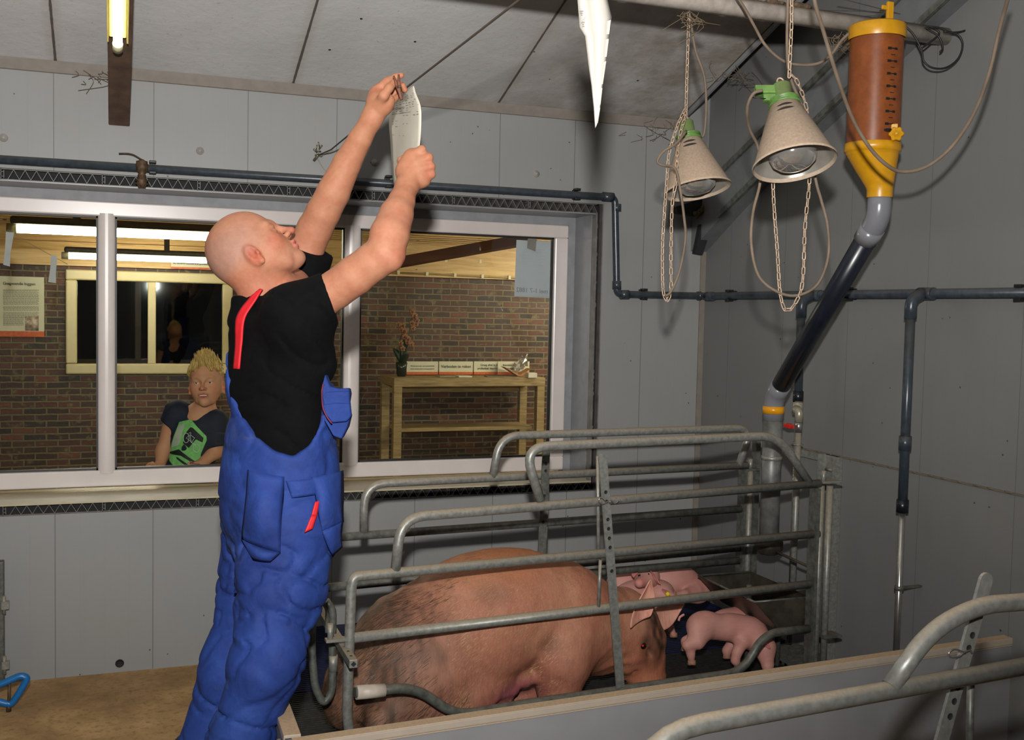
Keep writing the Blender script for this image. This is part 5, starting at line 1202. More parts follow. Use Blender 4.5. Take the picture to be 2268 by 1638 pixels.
def man_col(V):
    c = face_col(V, TH, 1.0, SKIN, WARM, C3('#b5605a'), stubble=C3('#80675c'), brow=C3('#a07050'))
    # arms: redder knuckles and elbow, freckled forearm
    for p, r in ((D(880, 566, 2.53), .035), (D(948, 350, eH), .02), (D(952, 370, eH), .02), (D(950, 388, eH), .02), (D(893, 167, dH), .02), (D(895, 195, dH+.02), .022), (D(835, 205, dH), .03)): c = lerp(c, WARM, blob(V, p, (r,)*3, .8)*.7)
    f = np.clip((V[:, 2]-1.72)/.2, 0, 1)*(TH.inv(V)[:, 0] > .14); c = lerp(c, C3('#9b6a4b'), f*.55*(.7+.5*fbm(V, 30, 2, 5))*.9)
    nk = blob(V, (nk0+nk1)/2, (.10, .10, .10), .6); c = lerp(c, WARM, nk*.55); return c
M_skin = skin_mat('skin')
lo = np.minimum(D(440, 1040, 2.75), D(470, 1905, 2.5))-[.15, .2, .08]
# head, neck, arms and hands at fine resolution together with the trunk
up = bp+aR+aL+hL+hR+legs_core
allp = np.array([D(450, 480, 2.46), D(970, 150, 2.95), D(500, 1150, 2.46), D(680, 700, 3.02), D(980, 500, 2.46)])
bmn, bmx = allp.min(0)-.06, allp.max(0)+.06
body = organic('body', up, bmn, bmx, .0034, M_skin, man, man_col)
add_eyes(TH, .98, man, '#3d5a6a', .88)

# black t-shirt
def cutplane(o, n, k=.004):
    o, n = A_(o), nrm(n); return (lambda p: (p-o) @ n, k, '&')
NKA = nrm(nk0-nk1)
tor = [ell(D(614, 800, 2.76), (.106, .185, .20), MR, .04), ell(D(622, 950, 2.75), (.116, .165, .20), MR, .05), rc(D(648, 708, 2.62), D(625, 700, 2.90), .074, .074, .05), rc(D(582, 725, 2.78), D(584, 850, 2.76), .074, .078, .04), rc(D(582, 668, 2.76), D(588, 700, 2.76), .078, .094, .03)]
slR = [rc(D(660, 697, 2.61), D(740, 652, 2.585), .074, .060, .05), rc(D(690, 740, 2.62), D(700, 800, 2.66), .045, .05, .04)]
slL = [rc(D(640, 660, 2.93), D(692, 536, 2.92), .080, .066, .05)]
nR = nrm(D(790, 615, 2.56)-D(725, 660, 2.585)); nL = nrm(D(716, 470, 2.89)-D(680, 560, 2.93))
def folds(p, d, amp=.004, s=14, seed=1, stretch=(1, 1, 2.2)):
    amp = -amp
    q = p*A_(stretch); n = vnoise(q, s, seed); n2 = vnoise(q+.2*np.stack([n, n, n], 1)*.1, s*2.1, seed+5); return d-amp*(1-np.abs(n)*2.2)-amp*.5*n2
slcut = lambda prs, o, n: [(lambda p, prs=prs: ev(prs, p), .05, '+')]
def shirt_f(p):
    a = smax(ev(slR, p), (p-D(727, 655, 2.585)) @ nrm(nR+MF*.9+MZ*.0), .004); b = smax(ev(slL, p), (p-D(688, 551, 2.925)) @ nL, .004); t_ = ev(tor, p); return smin(smin(t_, a, .05), b, .04)
shirt = [(shirt_f, .02, '+'), (lambda p: np.maximum(np.linalg.norm((p-nk1)-((p-nk1) @ NKA)[:, None]*NKA, axis=1)-.088, .046-((p-nk1) @ nrm(UP+RT*.05))), .006, '-'), (lambda p: -(p[:, 2]-D(620, 1090, 2.75)[2]), .01, '&')]
inner = [rc(nk0, nk1-UP*.0, .061, .067, .03)]
shirt += [(lambda p: ev(inner, p), .008, '-')] if 0 else []
allp = np.array([D(490, 640, 2.6), D(780, 650, 2.44), D(760, 500, 3.0), D(500, 1100, 2.6), D(760, 700, 3.1)])
def chest_post(p, d):
    u = (p-D(620, 800, 2.76)) @ MF; w_ = np.clip((u+.05)/.1, 0, 1)
    q = p+.05*np.stack([vnoise(p, 4, 1)]*3, 1); a = (q @ nrm(MF*.7+MZ*.7)); n = vnoise(np.stack([a*2.6, q @ ML*.9, (q @ nrm(MF*.7-MZ*.7))*.8], 1), 8, 2); return d+.007*np.exp(-(np.abs(n)/.12)**1.3)-.002
M_shirt = simple('black_cotton', '#060607', .9, var=.15, scale=60, bump=.1); M_shirt.node_tree.nodes['Principled BSDF'].inputs['Specular IOR Level'].default_value = .12
organic('t_shirt', shirt, allp.min(0)-.1, allp.max(0)+.08, .0065, M_shirt, man, post=chest_post)

# blue bib overalls
zc_px = lambda y: D(650, y, 2.60)[2]
UU = A_([-180, -104, -92, -75, -60, -48, -36, -22, -8, 5, 20, 38, 59, 73, 85, 96, 103, 112, 180]); ZZ = A_([1.30, 1.29, 1.18, 1.13, 1.16, 1.30, 1.38, 1.33, 1.27, 1.24, 1.215, 1.18, 1.14, 1.128, 1.153, 1.205, 1.29, 1.30, 1.30])
tc = D(650, 1000, 2.60)
legR = [rc(D(634, 1180, 2.68), D(622, 1300, 2.66), .118, .104, .05), rc(D(622, 1300, 2.66), D(592, 1460, 2.60), .102, .080, .05), rc(D(592, 1460, 2.60), D(530, 1650, 2.60), .080, .074, .05), rc(D(530, 1650, 2.60), D(468, 1900, 2.62), .074, .068, .04)]
legL = [rc(D(590, 1190, 2.84), D(575, 1300, 2.84), .115, .10, .05), rc(D(575, 1300, 2.84), D(520, 1480, 2.80), .098, .082, .05), rc(D(520, 1480, 2.80), D(470, 1650, 2.80), .086, .080, .05), rc(D(470, 1650, 2.80), D(425, 1880, 2.84), .078, .070, .04)]
hips = [ell(D(624, 1130, 2.755), (.148, .185, .17), MR, .06), ell(D(620, 1010, 2.755), (.140, .178, .15), MR, .06), ell(D(627, 910, 2.755), (.126, .176, .19), MR, .04), ell(D(614, 800, 2.76), (.112, .19, .18), MR, .04), rc(D(582, 725, 2.78), D(584, 850, 2.76), .079, .084, .04), ell(D(520, 1100, 2.72), (.030, .07, .10), MR, .02)]
def trou(p):
    top = ev(hips, p); wd = (p-D(620, 800, 2.755)) @ ML; zc = np.interp(np.degrees(np.arctan2(-wd, -((p-tc) @ MF-.055))), UU, ZZ)
    top = smax(top, (p[:, 2]-zc)*.6, .006); top = smax(top, np.abs(wd)-.30, .01)
    return smin(smin(ev(legR, p), ev(legL, p), .018), top, .05)
ovr = [(trou, .02, '+'), (lambda p: -(p[:, 2]-.09), .005, '&')]
def ov_post(p, d):
    z = p[:, 2]; low_ = np.clip((1.06-z)/.2, 0, 1); q = p+.045*np.stack([vnoise(p, 5, 3), vnoise(p, 5, 4), vnoise(p, 5, 5)], 1)
    a1 = nrm(MF*.45+MZ*.9); a2 = nrm(MF*.9-MZ*.45)
    n = vnoise(np.stack([q @ a1*2.3, q @ a2*.85, q @ ML*1.0], 1), 7.5, 11); d2 = d+low_*(.011*np.exp(-(np.abs(n)/.10)**1.3)-.003)
    b1_ = nrm(MF*.7-MZ*.7); b2_ = nrm(MF*.7+MZ*.7); n2 = vnoise(np.stack([q @ b1_*2.2, q @ b2_*.7, q @ ML], 1), 12, 12); d2 += low_*(.007*np.exp(-(np.abs(n2)/.10)**1.3)-.001)
    m = vnoise(np.stack([q @ MZ*2.4, q @ MF*.8, q @ ML], 1), 9, 15); d2 += (1-low_)*(.006*np.exp(-(np.abs(m)/.12)**1.3)-.001); return d2
def denim():
    t = NT('blue_workwear'); v = t.pos(); n = t.noise(v, 7, 5, .65); c = t.ramp(n, [(.3, srgb('#192b65')), (.55, srgb('#233c80')), (.75, srgb('#2d4c92'))])
    dm = t.ramp(t.noise(v, 6.5, 5, .75, .5), [(.60, BLK), (.74, WHITE)]); c = t.mix(t.math('MULTIPLY', dm, .38), c, srgb('#5a5c72'))
    wv = t.noise(v, 420, 2); t.col(t.mix(t.math('MULTIPLY', wv, .2), c, srgb('#12204c'))); t.bump(t.math('ADD', t.noise(v, 11, 3, .5, .6), t.math('MULTIPLY', wv, .04)), .5, .016); return t.set(.75, 0, .25)
M_blu = denim()
allp = np.array([D(470, 740, 2.5), D(800, 740, 3.0), D(380, 1960, 2.5), D(700, 1300, 3.0)])
organic('overalls', ovr, allp.min(0)-.1, allp.max(0)+.06, .0068, M_blu, man, post=ov_post)
# straps over the back of the shoulders, pockets, flaps, red trim
def ribbon(px, w_, th, prims, off, m, nm, parent, depth):
    pts = spline([D(x, y, depth[i] if hasattr(depth, '__len__') else depth) for i, (x, y) in enumerate(px)], 6); G = []
    for i, p in enumerate(pts):
        d = nrm(pts[min(i+1, len(pts)-1)]-pts[max(i-1, 0)]); e = .003; g = nrm([float((ev(prims, p[None]+e*v)-ev(prims, p[None]-e*v))[0]) for v in np.eye(3)])
        s_ = nrm(np.cross(d, g)); G.append([snap(p+s_*w_*(j/4-.5), prims, off)[0] for j in range(5)])
    b = MB(); b.grid(G); o = b.build(nm, m, parent); md = o.modifiers.new('s', 'SOLIDIFY'); md.thickness = th; md.offset = 0; return o
M_red = simple('red_webbing', '#c01420', .65, var=.06, scale=80)
sh_only = [(shirt_f, .02, '+')]
ribbon([(508, 815), (511, 770), (521, 730), (542, 696), (572, 671), (592, 663)], .030, .004, sh_only, .007, M_red, 'shoulder_strap', man, [2.66, 2.66, 2.66, 2.67, 2.68, 2.70])
def patch(quad, dep, prims, off, nm, m, nu=12, nv=14, bulge=0.0, th=.003, thick_dir=None, fold=0.0, seed=1, parent=None):
    """cloth panel laid on the garment surface"""
    q = [np.array(p, float) for p in quad]; G = []
    for i in range(nv+1):
        row = []
        for j in range(nu+1):
            s_, t_ = j/nu, i/nv; x, y = (1-t_)*((1-s_)*q[0]+s_*q[1])+t_*((1-s_)*q[3]+s_*q[2])
            b_ = off+bulge*math.sin(math.pi*min(max(s_, 0), 1))**.7*math.sin(math.pi*min(t_*.85+.12, 1))
            row.append((D(x, y, dep), b_))
        G.append(row)
    pts = np.array([[p for p, _ in r] for r in G]); bs = np.array([[b for _, b in r] for r in G]); sh_ = pts.shape
    P_ = pts.reshape(-1, 3); 
    for _ in range(14): P_ = P_+FW*(ev(prims, P_)-bs.ravel())[:, None]*.8
    if fold: P_ = P_-FW*(vnoise(P_, 22, seed)*fold)[:, None]
    b = MB(); b.grid(P_.reshape(sh_)); o = b.build(nm, m, parent or man); md = o.modifiers.new('s', 'SOLIDIFY'); md.thickness = th; md.offset = 0
    return o
OV = [(trou, .02, '+')]
patch([(528, 1048), (614, 1062), (611, 1232), (516, 1205)], 2.5, OV, .010, 'holster_pocket', M_blu, bulge=.030, fold=.006)
patch([(516, 1205), (611, 1232), (588, 1252), (548, 1249)], 2.5, OV, .010, 'holster_pocket', M_blu, nv=4, bulge=.02)
patch([(672, 1066), (728, 1060), (734, 1180), (698, 1192)], 2.5, OV, .009, 'holster_pocket', M_blu, bulge=.018, fold=.004, seed=4)
patch([(698, 1188), (734, 1176), (730, 1240), (715, 1252)], 2.5, OV, .013, 'holster_pocket', M_blu, nv=8, bulge=.010)
patch([(618, 1072), (690, 1068), (686, 1105), (632, 1110)], 2.5, OV, .010, 'pocket_flap', M_blu, nv=6, bulge=.006)
patch([(683, 1121), (692, 1119), (688, 1152), (677, 1150)], 2.5, OV, .019, 'ruler_pocket_trim', M_red, nu=3, nv=6)
patch([(677, 1150), (688, 1152), (680, 1180), (664, 1187)], 2.5, OV, .019, 'ruler_pocket_trim', M_red, nu=3, nv=6)
# chest pocket standing off the bib, with a dark red seam
def slab(px, dep, th, nm, m):
    b = MB(); b.quadprism([D(x, y, dep+.0006*(x-715)) for x, y in px], FW*th); o = b.build(nm, m, man); bv = o.modifiers.new('bevel', 'BEVEL'); bv.width = .004; bv.segments = 3; return o
slab([(720, 828), (731, 856), (752, 860), (773, 859), (775, 872), (771, 900), (776, 920), (770, 945), (756, 972), (738, 965), (718, 930), (714, 880), (714, 850)], 2.600, .035, 'bib_front', M_blu)
slab([(714, 878), (722, 868), (748, 866), (774, 866), (775, 890), (778, 921), (768, 933), (736, 936), (722, 916)], 2.588, .016, 'chest_pocket', M_blu)
slab([(714, 896), (745, 892), (775, 893), (778, 921), (768, 933), (736, 936), (721, 916)], 2.580, .010, 'chest_pocket_flap', M_blu)
MB().tube(spline([D(716, 850, 2.597), D(713, 868, 2.597), D(715, 900, 2.575), D(724, 922, 2.572), D(735, 937, 2.574)], 5), .0022, 6).build('pocket_seam', simple('dark_red_piping', '#5a1a3a', .7), man)
# boots
M_boot = simple('black_rubber', '#15161a', .4)
for nm_, an, s_ in (('boot', R_AN, 0), ('boot', L_AN, 1)):
    f0 = A_((an[0]-.01, an[1], .055)); fd_ = nrm(MF*.95+ML*(.15 if s_ else -.15)); fd_[2] = 0
    organic(nm_, [rc(A_((an[0], an[1], .30)), f0+[0, 0, .02], .060, .058, .04), rc(f0, f0+fd_*.17, .052, .046, .04), (lambda p: -(p[:, 2]-.002), .004, '&')], f0-[.16, .16, .07], f0+[.28, .2, .36], .009, M_boot, man)
# clothes peg in his left hand and the sheet he is hanging
peg = empty('clothes_peg', D(886, 200, dH-.03), 'brown wooden clothes peg held between his fingers and the sheet', 'clothes peg'); M_peg = simple('peg_wood', '#6b4030', .6, var=.2, scale=120)
for q in (((872, 168), (879, 190), (885, 205), (890, 221)), ((883, 165), (884, 190), (885, 205), (889, 221))):
    MB().tube([D(x, y, 2.725) for x, y in q], [.0028, .0042, .0042, .0035], 8).build('peg_jaw', M_peg, peg)
MB().tube([D(879, 193, 2.722), D(889, 191, 2.722)], .004, 8).build('peg_spring', M_rust, peg)
L_ = [(884, 205), (870, 222), (864, 247), (862, 277), (865, 313), (867, 350), (870, 385), (873, 412)]; R_ = [(917, 190), (921, 206), (932, 236), (933, 276), (930, 320), (922, 352), (910, 385), (893, 412)]
L_ = [tuple(q) for q in spline(L_, 3)]; R_ = [tuple(q) for q in spline(R_, 3)]
def sheet_at(u, v, off=0.0):
    i = v*(len(L_)-1); k = min(int(i), len(L_)-2); f_ = i-k
    a = A_(L_[k])*(1-f_)+A_(L_[k+1])*f_; c = A_(R_[k])*(1-f_)+A_(R_[k+1])*f_; q = a+(c-a)*u
    return P(q[0], q[1], X=.783-off+.007*math.sin(u*5+i*.13))
G = [[sheet_at(j/10, i/(len(L_)-1)) for j in range(11)] for i in range(len(L_))]
sh = empty('paper_sheet', G[9][4], 'white record sheet with small handwriting held up between both hands', 'paper'); b = MB(); b.grid(G); o = b.build('sheet', simple('white_sheet', '#cfc9bb', .6, var=.02), sh); md = o.modifiers.new('s', 'SOLIDIFY'); md.thickness = .0008
b = MB(); rr = random.Random(12)
def mark(u, v, l, hh=.0012):
    a, c = sheet_at(u, v, .0012), sheet_at(min(u+l, .97), v, .0012); d = c-a; b.obox((a+c)/2, d/2, (0.0002, 0, 0), (0, 0, hh/2))
for row in range(17):
    for col in range(8):
        if rr.random() < (.3 if row < 9 else .6) or (row > 9 and col > 4) or (row < 2 and col < 2): continue
        mark(.08+col*.11+rr.uniform(-.01, .01), .13+row*.024+rr.uniform(-.003, .003), rr.uniform(.03, .08), rr.uniform(.0006, .0018))
mark(.06, .262, .88, .0008); mark(.06, .318, .6, .0008)
b.build('handwriting', simple('pencil', '#6e6a70', .7), sh)

# ------------------------------------------------------------------ the boy behind the glass
BD = 4.98
TB = Frame(D(457, 838, BD), nrm(-FW+RT*.10-UP*.05), nrm(UP-RT*.04)); sB = 1.0
boy = empty('person', D(440, 1180, BD)*[1, 1, 0]+A_([0, 0, .03]), 'blond boy with spiky hair in a navy t-shirt with green print, leaning behind the glass', 'person')
SKB = C3('#c08e6c'); WB_ = C3('#b86a4c')
bb_ = head_prims(TB, sB, smile=True)+[rc(TB((-.03, 0, -.08)), D(440, 928, BD+.02), .043, .050, .03), rc(D(440, 940, BD+.05), D(420, 1080, BD+.06), .055, .06, .05), rc(D(388, 912, BD+.05), D(480, 930, BD+.04), .045, .045, .05)]
bb_ += chain([D(480, 945, BD+.02), D(476, 1000, BD+.0), D(440, 1032, BD-.10)], [.040, .031, .022], .03)+chain([D(382, 935, BD+.04), D(362, 1000, BD+.02), D(352, 1040, BD-.05)], [.042, .032, .022], .03)
bb_ += chain([D(352, 1040, BD-.05), D(335, 1035, BD-.08)], [.024, .026], .02)
def h5(pts, r=.0075): return chain(pts, [r, r*.9, r*.75], .006)
for i in range(4): bb_ += h5([D(338, 1033+i*4.5, BD-.08), D(329, 1034+i*4.5, BD-.09), D(322, 1037+i*4.2, BD-.10)])
bb_ += h5([D(345, 1030, BD-.09), D(338, 1025, BD-.10), D(332, 1026, BD-.105)])
bb_ += chain([D(440, 1032, BD-.10), D(424, 1036, BD-.12)], [.022, .024], .02)
for i in range(4): bb_ += h5([D(426, 1032+i*4, BD-.12), D(416, 1034+i*4, BD-.13), D(409, 1037+i*4, BD-.13)])
bb_ += h5([D(432, 1028, BD-.12), D(424, 1024, BD-.13), D(418, 1025, BD-.13)])
bb_ += chain([D(425, 1090, BD+.05), D(425, 1300, BD+.06)], [.07, .07], .05)+chain([D(405, 1150, BD+.05), D(402, 1330, BD+.05), D(400, 1480, BD+.05)], [.06, .045, .035], .03)+chain([D(448, 1150, BD+.08), D(450, 1330, BD+.08), D(452, 1480, BD+.08)], [.06, .045, .035], .03)
def boy_col(V):
    c = face_col(V, TB, sB, SKB, WB_, C3('#a04a48'), brow=C3('#8d6a42')); return c
allp = np.array([D(320, 760, BD-.2), D(510, 760, BD+.2), D(320, 1470, BD-.1), D(500, 1000, BD+.2)])
organic('body', bb_, allp.min(0)-.04, allp.max(0)+.04, .0052, skin_mat('skin_boy'), boy, boy_col)
add_eyes(TB, sB, boy, '#2f3a3d')
MB().obox(TB(A_((.0935, 0, -.0715))*sB), TB.F*.003, TB.L*.016, TB.U*.0032).build('teeth', simple('teeth', '#cfc6ae', .3), boy)
# hair: cap with short sides and upright tufts
hq = [ell(TB(A_((-.018, 0, .026))*sB), A_((.100, .081, .090))*sB, TB.R, .02)]
for y in (-1, 1): hq.append(ell(TB(A_((.005, y*.062, .02))*sB), A_((.05, .02, .05))*sB, TB.R, .02))
def hairf(p):
    L = TB.inv(p)/sB; d = ev(hq, p); cut = np.maximum((L[:, 0]-.012-L[:, 2]*.72)*.8, -(L[:, 2]+.035+np.clip(-L[:, 0], 0, .1)*.35)); cut = np.maximum(cut, -.02*0-(L[:, 2]+.005)*1.0*(L[:, 0] > .02)); return smax(d-.003*vnoise(p, 90, 2), cut*sB, .006)
pl = TB.o; t = NT('blond_hair'); v = t.pos(); n = t.noise(t.pos((160, 160, 25)), 1, 3); t.col(t.ramp(n, [(.3, srgb('#85662f')), (.55, srgb('#c7a45c')), (.8, srgb('#e5c987'))])); t.set(.5)
hair = organic('hair', [(hairf, .01, '+')], pl-.14, pl+.14, .0045, t.m, boy)
b = MB(); rr = random.Random(21)
for i in range(330):
    y = rr.gauss(0, .036); x = rr.uniform(-.06, .072); z = .026+.085*math.sqrt(max(.05, 1-(y/.082)**2-((x+.018)/.10)**2)); y = max(-.07, min(.07, y))
    L = rr.uniform(.014, .030)*(1.3-abs(y)*7)+.010*(x > .02); p0_ = TB(A_((x, y, z-.008))*sB); tip = TB(A_((x+rr.uniform(-.004, .014), y*.8+rr.uniform(-.012, .012), z+L))*sB)
    b.tube([p0_, (p0_+tip)/2+TB.F*.002, tip], [.0042, .0030, .0006], 5)
b.build('spiky_tufts', t.m, hair)
# t-shirt
SBt = [ell(D(436, 975, BD+.03), (.125, .085, .13), np.stack([nrm(RT-UP*.1), -FW, nrm(UP+RT*.1)]), .05), ell(D(418, 1060, BD+.03), (.115, .085, .14), None, .06), rc(D(392, 912, BD+.045), D(478, 932, BD+.03), .055, .055, .04), ell(D(420, 1120, BD+.05), (.12, .09, .12), None, .05)]
sbL = [rc(D(476, 938, BD+.03), D(483, 985, BD+.01), .062, .052, .04)]; sbR = [rc(D(392, 916, BD+.045), D(368, 950, BD+.035), .058, .052, .04)]
def tsb(p):
    a = smax(ev(sbL, p), (p-D(482, 987, BD)) @ nrm(-UP+RT*.1), .004); c = smax(ev(sbR, p), (p-D(366, 938, BD)) @ nrm(-UP-RT*.6), .004); d = smin(smin(ev(SBt, p), a, .03), c, .03)
    # V neck opening
    q = (p-D(438, 893, BD)); x = q @ nrm(RT); y = q @ nrm(UP); v_ = np.maximum(np.abs(x+.0)-.058-y*.75, (p-D(438, 908, BD+.02)) @ FW); return smax(d, -v_, .004)
M_navy = simple('navy_cotton', '#121829', .8, var=.12)
allp = np.array([D(340, 880, BD-.15), D(510, 880, BD+.2), D(340, 1190, BD-.1), D(510, 1100, BD+.2)])
organic('t_shirt', [(tsb, .02, '+')], allp.min(0)-.03, allp.max(0)+.03, .006, M_navy, boy, post=lambda p, d: folds(p, d, .0025, 16, 7))
TSB = [(tsb, .02, '+')]
def bpatch(poly, m, nm, off=.003, parent=None):
    """flat print on the boy's shirt following its surface: fan of a polygon"""
    c = np.mean(poly, 0); b = MB(); n = len(poly); rings = 6; V = []
    for r_ in range(rings+1):
        for (x, y) in poly: V.append(D(c[0]+(x-c[0])*r_/rings, c[1]+(y-c[1])*r_/rings, BD-.12))
    V = np.array(V)
    for _ in range(14): V = V+FW*(ev(TSB, V)-off)[:, None]*.8
    F = [(r_*n+i, r_*n+(i+1) % n, (r_+1)*n+(i+1) % n, (r_+1)*n+i) for r_ in range(rings) for i in range(n)]
    b.add(V, F, True); return b.build(nm, m, parent or boy)
def poly(pts, n=4):
    out = []
    for i in range(len(pts)):
        a, b2 = A_(pts[i]), A_(pts[(i+1) % len(pts)])
        for k in range(n): out.append(tuple(a+(b2-a)*k/n))
    return out
g1 = simple('print_green', '#74b866', .7, var=.12, scale=60); g2 = simple('print_pale', '#a9b39f', .7, var=.1); g3 = simple('print_black', '#0c100e', .7)
K_ = lambda *p: [(320+x/5.285, 750+y/5.285) for x, y in p]
pr_ = bpatch(poly(K_((330, 985), (460, 955), (490, 965), (560, 1040), (670, 1150), (675, 1200), (600, 1370), (600, 1430), (560, 1480), (350, 1310), (215, 1340), (235, 1240)), 3), g1, 'shirt_print', .0025)
bpatch(poly(K_((330, 1020), (400, 1000), (405, 1040), (350, 1250), (240, 1290), (250, 1230))), g2, 'print_panel', .0045, pr_)
bpatch(poly(K_((480, 1045), (510, 1050), (640, 1170), (630, 1225), (560, 1180), (470, 1290), (400, 1230), (415, 1130))), g3, 'print_panel', .0045, pr_)
bpatch(poly(K_((200, 1360), (330, 1320), (440, 1400), (560, 1480), (480, 1510), (300, 1515), (215, 1440))), g1, 'print_panel', .0035, pr_)
bpatch(poly(K_((210, 1345), (345, 1305), (560, 1465), (545, 1482), (345, 1325), (215, 1362))), g3, 'print_panel', .0055, pr_)
bpatch(poly(K_((310, 1400), (335, 1400), (470, 1490), (440, 1505), (330, 1425))), g3, 'print_panel', .0055, pr_)
def sline(pts, m, nm, r=.0016, closed=False):
    V = np.array([D(320+x/5.285, 750+y/5.285, BD-.12) for x, y in pts])
    for _ in range(14): V = V+FW*(ev(TSB, V)-.006)[:, None]*.8
    return MB().tube(list(V), r, 5, closed=closed).build(nm, m, pr_)
gw = simple('print_white', '#b9c6c2', .7)
for cx_, cy_, rx, ry in ((440, 1170, 35, 58), (560, 1290, 38, 50)): sline([(cx_+rx*math.cos(a), cy_+ry*math.sin(a)) for a in np.linspace(0, 2*math.pi, 15)[:-1]], gw, 'print_wheel', closed=True)
sline([(440, 1170), (485, 1130), (500, 1220), (545, 1250), (560, 1290)], gw, 'print_line'); sline([(485, 1130), (540, 1170), (510, 1220), (440, 1170)], gw, 'print_line'); sline([(470, 1115), (490, 1105), (495, 1125)], gw, 'print_line')

# ------------------------------------------------------------------ sow and piglets
def pig_mat(name, hairy=False):
    t = NT(name); at_ = t.new('ShaderNodeAttribute', attribute_name='Col'); mp = t.pos((1, 1, 1))
    n = t.noise(t.pos((30, 60, 160) if not hairy else (150, 80, 26)), 1.0, 5, .7, .3); c = t.mix(t.math('MULTIPLY', t.math('SUBTRACT', n, .42), .9 if hairy else .35), at_.outputs['Color'], srgb('#5a3426'))
    c = t.mix(t.ramp(t.noise(mp, 6, 5, .7), [(.55, BLK), (.75, (.35, .35, .35, 1))]), c, srgb('#6b4636')) if hairy else c
    t.col(c); t.bump(n, .5 if hairy else .2, .003); t.set(.6, 0, .35); t.b.inputs['Subsurface Weight'].default_value = .08; t.b.inputs['Subsurface Scale'].default_value = .01; t.b.inputs['Subsurface Radius'].default_value = (1, .35, .2)
    return t.m
SD = 3.62      # viewing depth of the sow's middle
YS = 3.36
def Q(x, y, dy=0.0): return P(x, y, Y=YS+dy)
sow = empty('sow', (1.2, YS, ZP_), 'large pinkish brown sow with dark bristled rump lying in the crate', 'pig')
B_ = lambda x, z, dy=0.0: A_((x, YS+dy, z))
sp = [ell(B_(1.24, .470), (.34, .215, .212), None, .05), rc(B_(.93, .335), B_(1.12, .395), .205, .225, .06), rc(B_(.79, .26), B_(.93, .345), .145, .20, .06), rc(B_(.735, .20), B_(.80, .26), .09, .145, .05), ell(B_(1.46, .405), (.18, .185, .20), None, .05)]
sp += [ell(B_(.98, .29, -.135), (.20, .11, .17), None, .014), rc(B_(1.07, .22, -.15), B_(.80, .20, -.17), .085, .065, .04), ell(B_(.98, .30, .13), (.19, .12, .17), None, .05)]
# shoulder, neck
sp += [ell(B_(1.42, .35, -.125), (.11, .10, .16), None, .018), rc(B_(1.50, .42), B_(1.69, .385), .175, .125, .06), ell(B_(1.62, .33), (.12, .115, .115), None, .05)]
HS = Frame(B_(1.755, .362), nrm(A_((.40, -.20, -.88))), nrm(A_((.86, -.20, .44))))
h = lambda x, y, z: HS((x, y, z))
sp += [ell(h(.0, 0, -.01), (.15, .110, .110), HS.R, .03), rc(h(.06, 0, .0), h(.185, 0, -.025), .088, .060, .03), ell(h(.03, -.05, -.06), (.09, .07, .07), HS.R, .03), rc(h(.16, 0, -.05), h(.215, 0, -.055), .052, .047, .03), ell(h(.03, 0, -.075), (.11, .085, .065), HS.R, .04)]
sp += [ell(h(.236, 0, -.045), (.018, .052, .046), HS.R, .010)]
for y in (-1, 1): sp += [ell(h(.252, y*.018, -.053), (.010, .010, .008), HS.R, .005, '-'), ell(h(.075, y*.092, .008), (.022, .014, .014), HS.R, .010, '-'), rc(h(.045, y*.086, .034), h(.095, y*.078, .028), .013, .010, .015)]
sp += [rc(h(.12, -.072, -.072), h(.19, -.050, -.082), .006, .004, .010, '-')]
# forelegs kneeling, trotters turned back
sp += [rc(Q(1232, 1450, -.12), P(1236, 1535, Y=YS-.13), .088, .062, .03), rc(P(1236, 1535, Y=YS-.13), P(1234, 1585, Y=YS-.12), .060, .045, .03)]
fz = lambda x, y: P(x, y, Z=ZP_+.035)
for k in range(3): sp += [rc(fz(1212, 1535), fz(1150-4*k, 1528+k*9), .026, .017, .008)]
sp += [rc(fz(1190, 1526), fz(1166, 1514), .014, .009, .006)]
sp += [rc(Q(1270, 1455, .12), Q(1250, 1530, .12), .07, .05, .03)]
